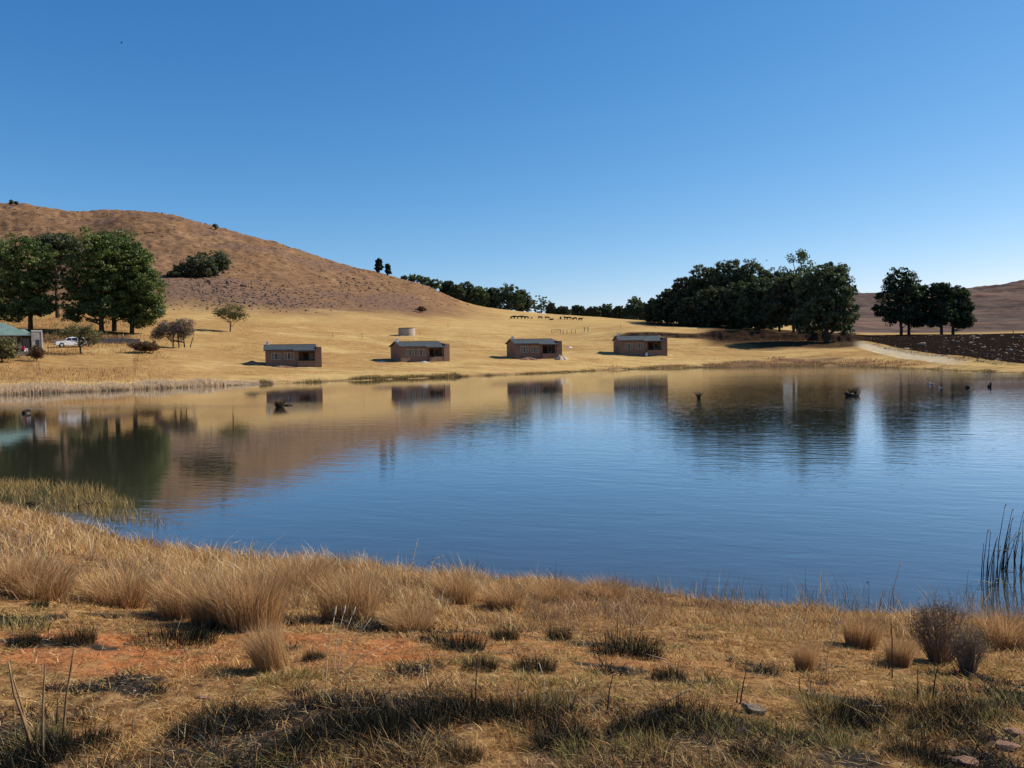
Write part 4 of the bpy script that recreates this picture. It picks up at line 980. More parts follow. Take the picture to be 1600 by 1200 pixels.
cows = [(801, 498.5, 0, 0, 'black cow at the left end of the herd'), (806, 498, 1, 0, 'black cow second from the left end, overlapping the first'), (812, 498, 0, 180, 'black cow deep in the left cluster of the herd'),
        (817, 498, 1, 0, 'black cow in the middle of the left cluster'), (823, 498.5, 0, 180, 'black cow at the right end of the left cluster'), (831, 498.5, 0, 70, 'small black calf between the left cluster and the next cow'),
        (844, 498.5, 0, 180, 'black cow standing alone in the middle of the herd'), (855, 499, 0, 180, 'grazing black cow left of the lying one'), (862, 500, 2, 0, 'black cow lying down in the grass'),
        (876, 499.5, 0, 80, 'black cow seen end-on right of the lying one'), (884, 499.5, 1, 0, 'black cow leading the right-hand cluster'), (889, 499.5, 0, 180, 'black cow in the right-hand cluster'), (898, 500.5, 0, 0, 'black cow second from the right end of the herd'), (907, 501.5, 1, 180, 'black cow at the far right end of the herd')]
for px, py, v, rz, lb in cows:
    x, y, z = ground(px, py, 60); o = link('cow', CM[v]); s = (.95 if 'calf' not in lb else .7)
    o.location = (x, y, z); o.rotation_euler = (0, 0, R(rz + 35 * math.sin(px * 3.3))); o.scale = (s, s, s); tag(o, lb, 'cow', 'herd of black cattle')
# ------------------------------------------------------------------ rocks
def rock_mesh(seed, flat=.7):
    rng = np.random.default_rng(seed); import bmesh
    bm = bmesh.new(); bmesh.ops.create_icosphere(bm, subdivisions=2, radius=1)
    pl = [(lambda d: (d / np.linalg.norm(d), .62 + .25 * rng.random()))(rng.normal(size=3)) for _ in range(9)]
    sc_ = np.array([1, .7 + .3 * rng.random(), flat * (.8 + .4 * rng.random())])
    for v in bm.verts:
        p = np.array(v.co)
        for d, k in pl:
            t = p @ d
            if t > k: p = p - d * (t - k)
        v.co = p * sc_ * (1 + .05 * rng.normal())
    me = bpy.data.meshes.new('rock'); bm.to_mesh(me); bm.free(); return me
ROCKM = simple('hill_rock', (.13, .09, .07), .5, 1.4, .95, .1, .05, 6)
ROCKL = simple('pale_boulder', (.25, .185, .125), .4, 1.6, .95, .1, .05, 6)
ROCKR = simple('red_stone', (.30, .17, .11), .35, 8, .95, .1, .01, 30)
RMS = [rock_mesh(i) for i in range(7)]
RM2 = []
for m in RMS:
    m.materials.append(ROCKM); c = m.copy(); c.materials.clear(); c.materials.append(ROCKL); RM2.append(c)
rng = np.random.default_rng(77)
def put_rock(px, py, wpx, lb, group, meshes, cat='rock', name='rock', d0=60, D=None, flat=1.0):
    if D is None: x, y, z = ground(px, py, d0)
    else: x, y = xy(px, D); z = tz(x, y)
    s = wpx / 2 * mpp(x, y); o = link(name, meshes[rng.integers(len(meshes))])
    o.location = (x, y, z + s * .15); o.rotation_euler = (.3 * rng.normal(), .3 * rng.normal(), 6.28 * rng.random()); o.scale = (s, s * .9, s * flat * (.75 + .4 * rng.random()))
    return tag(o, lb, cat, group)
# named blocks of the outcrop
for px, py, wd, lb in [(350, 427, 9, 'tall grey block standing at the right end of the outcrop trees'), (343, 424, 8, 'grey block leaning at the right foot of the outcrop tree'), (327, 441, 9, 'pale grey boulder below the outcrop slab'),
                       (300, 437, 7, 'squat boulder below the dark outcrop shrubs'), (357, 444, 12, 'largest dark boulder of the pile right of the outcrop'), (362, 441, 8, 'boulder atop the pile right of the outcrop'), (353, 449, 8, 'boulder at the foot of the pile right of the outcrop'),
                       (365, 418, 6, 'single boulder uphill of the pile by the outcrop'), (345, 401, 5, 'dark stone just above the outcrop trees'), (380, 448, 12, 'flat dark boulder right of the boulder pile'), (310, 446, 7, 'boulder under the shaded flank of the outcrop')]:
    put_rock(px, py, wd, lb, 'boulders of the outcrop', RMS, 'boulder', 'boulder')
x, y, z = ground(334, 431, 60); k = mpp(x, y)
o = MB().box(-9 * k, 9 * k, -1.2, 1.8, .5, .5 + 1.9 * k).build('rock_slab', PSTONE, bevel=.12); o.location = (x, y - .5, z); tag(o, 'flat pale stone slab jutting out under the outcrop trees', 'rock')
def hill_xy(n, cx, cy, sx, sy):
    return np.stack([rng.normal(cx, sx, n), rng.normal(cy, sy, n)], 1)
def ridge_y(px): return np.interp(px, [0, 60, 150, 205, 270, 343, 430, 500, 600, 670, 740], [317, 320, 334, 328, 331, 353, 375, 401, 428, 448, 479])
pts = np.concatenate([hill_xy(70, 440, 468, 60, 14), hill_xy(45, 340, 452, 40, 12), hill_xy(30, 560, 447, 35, 7), hill_xy(26, 120, 350, 60, 14), hill_xy(20, 205, 345, 25, 8)])
pts = pts[(pts[:, 1] > ridge_y(pts[:, 0]) + 3) & (pts[:, 1] < 492) & (pts[:, 0] > 5)]
zones = [(0, 265, 'small grey rock on the left hill above the pines', 'rocks on the left hill'), (265, 395, 'small grey rock on the slope below the outcrop', 'rocks below the outcrop'),
         (395, 520, 'small dark rock in the stony ground above the first cabin', 'rocks of the stony slope'), (520, 760, 'small rock on the brown hill end above the stone tank', 'rocks on the hill end')]
for px, py in pts[:185]:
    for a, b, lb, g in zones:
        if a <= px < b: put_rock(px, py, 2.8 + 3.4 * rng.random() ** 2, lb, g, RMS); break
def merged_rocks(name, lb, P_, S_, mat, seed, kind='stuff', cat='rocks'):
    base = RMS[seed % 7]; n = len(base.vertices); bv = np.empty(n * 3); base.vertices.foreach_get('co', bv); bv = bv.reshape(-1, 3)
    fv = np.array([list(p.vertices) for p in base.polygons]); r = np.random.default_rng(seed); V = []; Fq = []
    for i, (p, s) in enumerate(zip(P_, S_)):
        a = r.random() * 6.28; c_, s_ = math.cos(a), math.sin(a); q = bv @ np.array([[c_, s_, 0], [-s_, c_, 0], [0, 0, .8 + .4 * r.random()]])
        V.append(q * s + p); Fq.append(fv + i * n)
    me = npmesh(name, np.concatenate(V), [np.concatenate(Fq)], False); return tag(link(name, me, mat), lb, cat, kind=kind)
n = 15000
pc = rng.random((n, 2)) * np.array([760, 190]) + np.array([0, 312])
dens = .16 + .75 * np.exp(-((pc[:, 0] - 430) / 110) ** 2 - ((pc[:, 1] - 466) / 20) ** 2) + .7 * np.exp(-((pc[:, 0] - 330) / 50) ** 2 - ((pc[:, 1] - 450) / 18) ** 2) + .6 * np.exp(-((pc[:, 0] - 570) / 60) ** 2 - ((pc[:, 1] - 446) / 9) ** 2) + .35 * np.exp(-((pc[:, 0] - 130) / 90) ** 2 - ((pc[:, 1] - 350) / 20) ** 2) + .8 * np.exp(-((pc[:, 1] - ridge_y(pc[:, 0]) - 2) / 3) ** 2)
dens *= (pc[:, 1] < 492 - 0.02 * pc[:, 0]) * (pc[:, 1] > ridge_y(pc[:, 0]) + .5)
keep = rng.random(n) < dens; pc = pc[keep]
P_ = np.array([ground(a, b, 215, 520) for a, b in pc]); S_ = .20 + .40 * rng.random(len(P_)) ** 3 + .35 * rng.random(len(P_)) ** 2 * np.exp(-((pc[:, 0] - 420) / 110) ** 2 - ((pc[:, 1] - 462) / 22) ** 2)
merged_rocks('scattered_stones', 'countless small stones strewn over the brown hillside', P_, S_, ROCKM, 3)
_rdh = np.hypot(_rp[:, 0], _rp[:, 1])
# boulders among the ashes of the burnt field
nb = 0
for _ in range(900):
    px = 1335 + 268 * rng.random(); py = 524 + 46 * rng.random()
    x, y, z = ground(px, py, 70); dd = math.hypot(x, y)
    if y > 224 or dd < float(np.interp(math.atan2(x, y), _ra, _rdh)) + 5: continue
    if rng.random() > .15 + .85 * float(sstep(1420, 1500, px)): continue
    lb = 'pale boulder low in the burnt field, close to the road' if dd < 140 else ('pale boulder in the middle of the burnt field' if dd < 175 else 'pale boulder on the upper burnt field below the pines')
    put_rock(px, py, 3.5 + 6.5 * rng.random() ** 1.8, lb, 'boulders of the burnt field', RM2, 'boulder', 'boulder', flat=.42); nb += 1
    if nb >= 112: break
for px, py, wd, lb in [(1530, 525, 10, 'dark rounded boulder at the top edge of the burnt field'), (1594, 527, 10, 'dark boulder at the right edge of the burnt field')]:
    put_rock(px, py, wd, lb, None, RMS, 'boulder', 'boulder')
put_rock(1439, 539, 17, 'broad tan rock slab in the burnt field beside the road', None, RM2, 'boulder', 'boulder', flat=.5)

# ------------------------------------------------------------------ grass
def blade_mat(name, trans=.35):
    m = bpy.data.materials.new(name); m.use_nodes = True; nt = m.node_tree; nt.nodes.clear(); out = N(nt, 'ShaderNodeOutputMaterial')
    a = nt.nodes.new('ShaderNodeVertexColor'); a.layer_name = 'Col'
    df = N(nt, 'ShaderNodeBsdfDiffuse'); tr = N(nt, 'ShaderNodeBsdfTranslucent'); L(nt, a.outputs[0], df.inputs[0]); L(nt, a.outputs[0], tr.inputs[0])
    mx = N(nt, 'ShaderNodeMixShader'); mx.inputs[0].default_value = trans; L(nt, df.outputs[0], mx.inputs[1]); L(nt, tr.outputs[0], mx.inputs[2]); L(nt, mx.outputs[0], out.inputs[0]); return m
BM = blade_mat('grass_blades'); BM2 = blade_mat('far_grass_blades', .5)
def dep(d, a): return d * np.cos(a)
def blades(rng, P_, h, w_, lean, c, droop=.0, wind=(-.15, 0), az=None):
    """P_ (n,3) roots; h heights; w_ widths; lean = sideways reach / height; c (n,3) colours"""
    n = len(P_); h = np.broadcast_to(h, n); w_ = np.broadcast_to(w_, n); lean = np.broadcast_to(lean, n)
    th = rng.random(n) * 2 * math.pi if az is None else az
    dx = np.cos(th) * lean * h + wind[0] * h; dy = np.sin(th) * lean * h + wind[1] * h
    ph = rng.random(n) * 2 * math.pi; sx_, sy_ = np.cos(ph) * w_ / 2, np.sin(ph) * w_ / 2
    def pt(t, k):
        q = np.empty((n, 3)); cu = t ** 1.7
        q[:, 0] = P_[:, 0] + dx * cu + k * sx_; q[:, 1] = P_[:, 1] + dy * cu + k * sy_; q[:, 2] = P_[:, 2] + h * (t - droop * t ** 3) ; return q
    V = np.stack([pt(0, -1), pt(0, 1), pt(.55, -.8), pt(.55, .8), pt(1, 0)], 1).reshape(-1, 3)
    b = np.arange(n)[:, None] * 5
    return V, b + np.array([[0, 1, 3, 2]]), b + np.array([[2, 3, 4]]), np.repeat(c, 5, 0)
def blade_obj(name, parts, parent=None, mat=None):
    V = []; Q4 = []; Q3 = []; C_ = []; o = 0
    for v, q4, q3, c in parts: V.append(v); Q4.append(q4 + o); Q3.append(q3 + o); C_.append(c); o += len(v)
    me = npmesh(name, np.concatenate(V), [np.concatenate(Q4), np.concatenate(Q3)], True, colors=np.concatenate(C_))
    return link(name, me, mat or BM, parent)
def pal(rng, n, cols, wts, jit=.25):
    cols = np.array(cols, float); k = rng.choice(len(cols), n, p=np.array(wts) / sum(wts)); return cols[k] * (1 + jit * rng.normal(size=(n, 1)).clip(-1.6, 1.6)) * (1 + .05 * rng.normal(size=(n, 3)))
GOLD = [(.56, .37, .16), (.47, .28, .115), (.66, .48, .24), (.36, .19, .08), (.28, .15, .08)]
def scatter(rng, n, d0, d1, pxa=-60, pxb=1660, power=0):
    """roots spread with a density that falls off with distance"""
    az0, az1 = float(az_of(pxa)[0]), float(az_of(pxb)[0]); a = az0 + (az1 - az0) * rng.random(n)
    d = np.exp(math.log(d0) + (math.log(d1) - math.log(d0)) * rng.random(n)) if power == 0 else (d0 + (d1 - d0) * rng.random(n))
    x = np.sin(a) * d; y = np.cos(a) * d; return x, y, d, a
rng = np.random.default_rng(5)
# 1. short turf of the near bank: bleached, green and scorched blades
x, y, d, a = scatter(rng, 330000, 2.2, 10.5)
s_ = soil_f(x, y); c_ = char_f(x, y); tuft = fbm(x * 5, y * 5, 71, 2); patch = fbm(x * 1.4, y * 1.4, 72, 3)
k = (rng.random(len(x)) < (.85 - .75 * s_) * (.12 + .88 * sstep(.40, .60, tuft)) * (.35 + .65 * sstep(.38, .55, patch))) & (d < rnear(a) + .2)
x, y, d, c_, patch, tuft = (v[k] for v in (x, y, d, c_, patch, tuft)); n = len(x)
P_ = np.stack([x, y, terrain(x, y) - .01], 1)
c = pal(rng, n, [(.54, .33, .125), (.41, .225, .08), (.66, .48, .22), (.26, .19, .06), (.30, .125, .045)], [4, 3.4, 2, 1, 2.8])
gr = (fbm(x * .9, y * .9, 73, 2) > .58) & (rng.random(n) < .4); c[gr] = pal(rng, int(gr.sum()), [(.21, .19, .055), (.31, .28, .10)], [1, 1])
bk = rng.random(n) < c_ * .93; c[bk] = pal(rng, int(bk.sum()), [(.012, .011, .011), (.035, .032, .028), (.10, .09, .07), (.3, .26, .19)], [6, 3, 1, .7])
h = (.012 + .030 * rng.random(n)) * (.5 + 1.2 * tuft) * (1 + .7 * c_)
tag(blade_obj('short_grass', [blades(rng, P_, h, .0030 * np.maximum(d / 3, 1), .5 + 1.9 * rng.random(n) ** 1.5, c, wind=(-.1, .0))]), 'short bleached and scorched turf of the near bank', 'grass', kind='stuff')
x, y, d, a = scatter(rng, 60000, 2.2, 8.5); k = rng.random(len(x)) < .35 + .65 * sstep(.42, .6, fbm(x * 2.2, y * 2.2, 75, 2)); x, y, d = x[k], y[k], d[k]; n = len(x)
c = pal(rng, n, [(.58, .42, .20), (.44, .26, .11), (.24, .11, .05), (.03, .025, .02)], [2.4, 3, 2.5, 1.5])
tag(blade_obj('straw_litter', [blades(rng, np.stack([x, y, terrain(x, y) + .004], 1), .012 + .01 * rng.random(n), .0028 * np.maximum(d / 3, 1), 2 + 3 * rng.random(n), c, droop=.5)]), 'broken straw and dead leaves littering the bare soil', 'plant litter', kind='stuff')
x, y, d, a = scatter(rng, 1500, 2.3, 7.5); P_ = np.stack([x, y, terrain(x, y)], 1)
merged_rocks('pebbles', 'small clods and pebbles on the red soil', P_, .004 + .012 * rng.random(len(x)) ** 3, ROCKR, 4)
# 2. long dry grass along the near shore
x, y, d, a = scatter(rng, 330000, 5.2, 21)
px = px_of_az(a); rn = rnear(a)
front = np.interp(px, [-60, 200, 420, 520, 700, 900, 1100, 1300, 1660], [7.0, 6.9, 6.3, 6.8, 7.3, 7.5, 7.3, 7.0, 6.6]) + 1.4 * (fbm(x * .9, y * .9, 81, 2) - .5)
cl = fbm(x * 2.3, y * 2.3, 82, 3)
front = front / np.cos(a)
k = (d > front) & (d < rn + .25 * (cl - .2)) & (rng.random(len(x)) < (sstep(.34, .60, cl) * .9 + .08) * (.45 + .55 * sstep(0, 2.2, d - front)))
x, y, d, px, rn, cl, front = (v[k] for v in (x, y, d, px, rn, cl, front)); n = len(x)
P_ = np.stack([x, y, terrain(x, y) - .01], 1)
pale = rng.random(n) < .012 * (1 + 5 * sstep(-1.5, -.1, d - rn)) * (px < 760) + .004
tall = np.interp(px, [-60, 100, 400, 650, 900, 1200, 1660], [.17, .20, .24, .19, .15, .12, .12]) * sstep(-.3, 1.6, d - front)
h = (.04 + tall * (.30 + .9 * rng.random(n) ** 1.6)) * (.35 + 1.15 * cl)
big = fbm(x * .8, y * .8, 83, 2)
c = pal(rng, n, GOLD, [4, 4, 2.5, 2, 1.2]); br = rng.random(n) < sstep(.48, .66, big) * .7; c[br] = pal(rng, int(br.sum()), [(.24, .135, .07), (.30, .18, .10), (.36, .25, .16)], [1, 1, .6])
c[pale] = np.array([.74, .60, .40]); h = np.where(pale, h * 1.2 + .16 * rng.random(n), h)
tag(blade_obj('dry_grass', [blades(rng, P_, h, .0032 * np.maximum(d / 5, 1), .2 + 1.0 * rng.random(n) ** 1.4, c, droop=.15, wind=(-.12, .02))]), 'long golden dry grass along the near shore', 'grass', kind='stuff')
# 3. sedge standing in the shallows
x, y, d, a = scatter(rng, 190000, 9.5, 30, power=1)
px = px_of_az(a); rn = rnear(a)
m1 = (px < 265) & (d > rn + .3 + 1.6 * sstep(60, 130, px)) & (d < np.interp(px, [-60, 0, 120, 200, 265], [27.5, 26.5, 24.5, 20.5, 17.5])) & (rng.random(len(x)) < .10 + sstep(.28, .5, fbm(x * .8, y * .8, 91, 2)) * sstep(.8, 3.2, d - rn) * (1 - sstep(170, 275, px)))
m2 = (px > 200) & (d > rn - .2) & (d < rn + .15 + 1.3 * fbm(x * .7, y * .7, 92, 2) * (.35 + .65 * sstep(1000, 1300, px)) ) & (rng.random(len(x)) < .25 * sstep(.35, .6, fbm(x * 2, y * 2, 93, 2)))
k = m1 | m2; x, y, d, px = (v[k] for v in (x, y, d, px)); n = len(x)
c = pal(rng, n, [(.45, .29, .10), (.54, .38, .16), (.26, .165, .065), (.09, .06, .03), (.30, .22, .07)], [3, 3, 2, 1.3, 1.5]); dk = (px > 600) & (rng.random(n) < .5); c[dk] = pal(rng, int(dk.sum()), [(.09, .06, .035), (.2, .13, .07)], [1, 1])
h = np.where(px < 280, (.07 + .20 * rng.random(n)) * (.4 + 1.1 * fbm(x * .9, y * .9, 94, 2)), .10 + .28 * rng.random(n) ** 1.5)
P_ = np.stack([x, y, np.maximum(terrain(x, y), -.2)], 1)
tag(blade_obj('sedge', [blades(rng, P_, h + np.maximum(-P_[:, 2], 0), .0034 * np.maximum(d / 6, 1), .1 + .6 * rng.random(n), c, wind=(-.03, 0))]), 'yellowish sedge standing in the shallow water by the near shore', 'sedge', kind='stuff')
# 4. reeds and rough grass on the far shore and the meadow
def far_grass(name, lb, n, fm, hfun, cols, wts, wd, cat='grass', lean=.3, around=None):
    x, y, d, a = scatter(rng, n, 62, 235, power=1, pxa=-40, pxb=1640)
    if around: a = a if around[2] is None else (lambda q: float(az_of(around[2])[0]) + (float(az_of(around[3])[0]) - float(az_of(around[2])[0])) * q)(rng.random(n)); d = rfar(a) + around[0] + (around[1] - around[0]) * rng.random(n); x = np.sin(a) * d; y = np.cos(a) * d
    px = px_of_az(a); rf = rfar(a)
    k = rng.random(n) < fm(x, y, d, px, rf); x, y, d, px, rf = (v[k] for v in (x, y, d, px, rf)); m = len(x)
    P_ = np.stack([x, y, np.maximum(terrain(x, y) - .03, -.15)], 1); c = pal(rng, m, cols, wts)
    return tag(blade_obj(name, [blades(rng, P_, hfun(x, y, d, px, rf, m), wd * (d / 110), lean * (.4 + rng.random(m)), c * 1.15, wind=(-.08, 0))], mat=BM2), lb, cat, kind='stuff')
far_grass('reeds', 'belt of greyish-tan reeds along the far shore on the left', 60000,
          lambda x, y, d, px, rf: .25 + .75 * sstep(.3, .5, fbm(x * .5, y * .5, 100, 2)),
          lambda x, y, d, px, rf, m: (.35 + .65 * rng.random(m)) * (.30 + .6 * fbm(x * .5, y * .5, 101, 2) + .5 * fbm(x * 2.2, y * 2.2, 102, 2)) * (1 - .8 * sstep(300, 425, px)), [(.60, .46, .30), (.72, .57, .38), (.42, .30, .20), (.18, .12, .08)], [3, 3, 2, 1], .035, 'reeds', around=(-.8, 2.4, -45, 428))
far_grass('shore_grass', 'dark tufty grass fringing the far waterline', 70000,
          lambda x, y, d, px, rf: sstep(.36, .56, fbm(x * .3, y * .3, 103, 3)) * (1 - .5 * sstep(760, 860, px)) * .55,
          lambda x, y, d, px, rf, m: (.12 + .38 * rng.random(m)) * (.5 + fbm(x * .3, y * .3, 103, 3)) * np.where(px > 780, .65, 1.2), [(.14, .115, .045), (.26, .18, .075), (.08, .06, .03), (.36, .24, .11)], [3, 3, 1.5, 2], .035, around=(-.6, 1.6, 405, 1650))
far_grass('meadow_grass', 'rough tawny grass tufts of the meadow', 330000,
          lambda x, y, d, px, rf: sstep(3, 12, d - rf) * sstep(.40, .62, fbm(x * .10, y * .12, 105, 3) + .22 * (1 - sstep(150, 330, px))) * (.25 + .75 * (1 - sstep(180, 330, px))) * (road_dist(x, y) > 4) * ~((px > 64) & (px < 208) & (d > 125) & (d < 143)) * ~((px > 1320) & (d > np.interp(np.arctan2(x, y), _ra, _rdh))),
          lambda x, y, d, px, rf, m: (.08 + .26 * rng.random(m) ** 2) * (.7 + 1.1 * (1 - sstep(180, 330, px))) * (.4 + 1.3 * fbm(x * .35, y * .35, 106, 3)), [(.33, .18, .072), (.40, .24, .10), (.24, .12, .05), (.48, .33, .15)], [3, 3, 1.5, 2], .04)
far_grass('ash_tufts', 'charred and straw-coloured tufts of the burnt field', 120000,
          lambda x, y, d, px, rf: ((px > 1320) & (d > np.interp(np.arctan2(x, y), _ra, _rdh) + 4) & (y < 224)) * sstep(.40, .62, fbm(x * .3, y * .3, 107, 3)),
          lambda x, y, d, px, rf, m: .08 + .30 * rng.random(m) ** 2, [(.008, .006, .005), (.022, .015, .011), (.30, .21, .12), (.09, .05, .03)], [6, 3, .8, 1.5], .05)
far_grass('bank_scrub', 'brown scrubby grass on the bank below the grove', 420000,
          lambda x, y, d, px, rf: sstep(900, 1060, px) * (1 - sstep(1440, 1500, px)) * (d - rf > .5) * (1 - sstep(5 + 8 * sstep(1050, 1250, px), 9 + 10 * sstep(1050, 1250, px), d - rf)) * sstep(.40, .55, fbm(x * .22, y * .22, 109, 3)) * (road_dist(x, y) > 3.4),
          lambda x, y, d, px, rf, m: .10 + .38 * rng.random(m) ** 1.5, [(.17, .085, .045), (.27, .14, .07), (.11, .06, .035), (.36, .22, .11)], [3, 3, 2, 1.5], .05)

# ------------------------------------------------------------------ tussocks: things one can count
def tussock_mesh(name, seed, n, h, spread, wd, cols, wts, lean=.55, hvar=.5, droop=.15, wind=(-.05, 0)):
    r = np.random.default_rng(seed); th = r.random(n) * 6.283; q = np.sqrt(r.random(n)) * spread
    P_ = np.stack([np.cos(th) * q, np.sin(th) * q, np.full(n, -.02)], 1); az_ = th + .95 * r.normal(size=n)
    hh = h * (1 - hvar * r.random(n)); ln = lean * (.1 + q / spread * .45 + 1.1 * r.random(n) ** 2)
    v, q4, q3, c = blades(r, P_, hh, wd * (.6 + .8 * r.random(n)), ln, pal(r, n, cols, wts), droop, wind, az_)
    me = npmesh(name, v, [q4, q3], True, colors=c); me.materials.append(BM); return me
BRN = [(.43, .24, .10), (.54, .34, .155), (.30, .15, .065), (.68, .49, .26)]
TB = [tussock_mesh('tussock', 200 + i, 3200, .42, .13, .0020, BRN, [3, 3, 2, 1.5], lean=.42, hvar=.85, droop=.22) for i in range(4)]
CHR = [(.007, .007, .006), (.022, .022, .016), (.065, .065, .040), (.30, .23, .13)]
TC = [tussock_mesh('charred_tuft', 220 + i, 2000, .055, .16, .0026, CHR, [6, 4, 1.6, .5], lean=1.5, hvar=.85) for i in range(4)]
GRN = [(.21, .175, .05), (.33, .27, .09), (.48, .36, .16), (.03, .028, .018)]
TG = [tussock_mesh('green_tuft', 240 + i, 900, .06, .14, .003, GRN, [3, 3, 2.5, 2.5], lean=1.4, hvar=.8) for i in range(3)]
def put_tuft(meshes, name, px, py, wpx, hpx, lb, group, cat, k=None, d0=2.0, rz=None, tilt=0):
    x, y, z = ground(px, py, d0, 40); m = meshes[(k if k is not None else int(rng.integers(99))) % len(meshes)]
    dm = np.empty(len(m.vertices) * 3, np.float32); m.vertices.foreach_get('co', dm); dm = dm.reshape(-1, 3)
    W0 = np.percentile(np.abs(dm[:, 0]), 96) * 2; H0 = np.percentile(dm[:, 2], 99); u = mpp(x, y)
    o = link(name, m); o.location = (x, y, z); sw = wpx * u / W0; o.scale = (sw, sw, hpx * u / H0); o.rotation_euler = (0, tilt, rng.random() * 6.28 if rz is None else rz)
    return tag(o, lb, cat, group)
for i, (px, py, wp, hp, lb) in enumerate([
    (392, 985, 100, 104, 'tallest feathery brown tussock, left of the red earth mound'), (340, 975, 82, 84, 'feathery brown tussock overlapping the tallest one on its left'), (20, 925, 90, 60, 'soft tussock cut by the left edge of the photo'), (860, 940, 60, 34, 'low tussock left of the brown waterline one'), (430, 1048, 54, 84, 'drooping brown tussock with a dark base at the edge of the red soil'),
    (547, 972, 88, 88, 'dense upright brown tussock behind the red earth patch'), (290, 962, 90, 72, 'feathery tussock left of the overlapping pair'),
    (190, 945, 95, 60, 'soft greyish tussock in the long grass on the left'), (60, 935, 90, 56, 'soft greyish tussock near the left edge of the photo'),
    (712, 940, 60, 48, 'small dark-hearted tussock at the edge of the water, right of the dense one'), (790, 948, 60, 36, 'low brown tussock in the golden grass right of centre'),
    (640, 985, 70, 40, 'low flattened tussock right of the red earth patch'), (945, 938, 70, 34, 'brown tussock by the waterline below the middle of the lake'),
    (1345, 1010, 52, 52, 'round brown tussock with a black base, left of the woody bush'), (1258, 1050, 34, 50, 'small slim tussock with a black base on the right bank'),
    (1405, 1038, 40, 46, 'slim reddish tussock just left of the woody bush'), (1570, 1010, 90, 60, 'pale brown tussock at the right edge beside the woody bush'),
    (470, 935, 90, 70, 'feathery tussock between the tallest and the dense one')]):
    put_tuft(TB, 'grass_tussock', px, py, wp, hp, lb, 'dry tussocks of the near bank', 'grass tussock', i, tilt=(-.3 if px == 430 else 0), rz=0 if px == 430 else None)
for i, (px, py, wp, hp, lb) in enumerate([
    (265, 1008, 120, 26, 'broad charred tuft on the red soil at the left'), (118, 1003, 55, 26, 'small charred tuft near the left stalks'), (60, 948, 26, 14, 'tiny charred tuft at the foot of the long grass'), (38, 1006, 40, 22, 'dark charred tuft at the left edge of the red soil'),
    (718, 1015, 70, 30, 'domed charred tuft right of the centre red soil'), (788, 1000, 40, 24, 'charred tuft just right of the domed one'), (873, 1000, 36, 26, 'small black tuft behind the golden strip'),
    (978, 1025, 100, 36, 'wide charred tuft with thin dead stems, right of centre'), (835, 1048, 60, 24, 'flat charred tuft in the middle of the bank'), (1045, 1060, 50, 20, 'flat charred tuft below the wide one'),
    (750, 1045, 50, 20, 'charred tuft below the domed one'), (350, 985, 50, 22, 'charred tuft at the foot of the tallest tussock'), (490, 1030, 30, 16, 'tiny charred tuft on the red mound')]):
    put_tuft(TC, 'charred_tuft', px, py, wp, hp, lb, 'charred tufts of the near bank', 'grass tuft', i)
row = [(300, 1150), (345, 1135), (380, 1140), (500, 1160), (530, 1150), (570, 1145), (600, 1150), (630, 1142), (660, 1140), (690, 1125), (745, 1120), (775, 1128), (800, 1118), (830, 1130), (120, 1172), (60, 1190), (1048, 1132), (1070, 1128), (880, 1165), (1310, 1130), (1350, 1125), (1410, 1118), (1475, 1150), (1490, 1128), (1530, 1122), (1440, 1190), (1000, 1150), (450, 1190), (720, 1190), (1180, 1190)]
ORD = 'first second third fourth fifth sixth seventh eighth ninth tenth eleventh twelfth thirteenth fourteenth fifteenth'.split()
row = sorted(row); cnt = {}
for i, (px, py) in enumerate(row):
    zone = 'left' if px < 420 else 'middle' if px < 900 else 'right'
    zk = {'left': 'left part', 'middle': 'middle', 'right': 'right part'}[zone]; cnt[zone] = cnt.get(zone, 0) + 1
    put_tuft(TC, 'charred_tuft', px, py, 60 + 50 * rng.random(), 22 + 16 * rng.random(), ORD[cnt[zone] - 1] + ' scorched tuft from the left in the ' + zk + ' of the bottom row', 'scorched row near the camera', 'grass tuft', i)
for i, (px, py) in enumerate(sorted([(20, 985), (60, 1160), (450, 1070), (1100, 1150), (1150, 1140), (1010, 1170), (860, 1105), (1290, 1110), (1440, 1100), (1560, 1130), (1330, 1170), (930, 1190), (1230, 1160), (560, 1190), (1590, 1110)])):
    put_tuft(TG, 'green_tuft', px, py, 70 + 60 * rng.random(), 14 + 10 * rng.random(), ORD[i] + ' low greenish tuft from the left among the scorched turf', 'green tufts of the near bank', 'grass tuft', i)
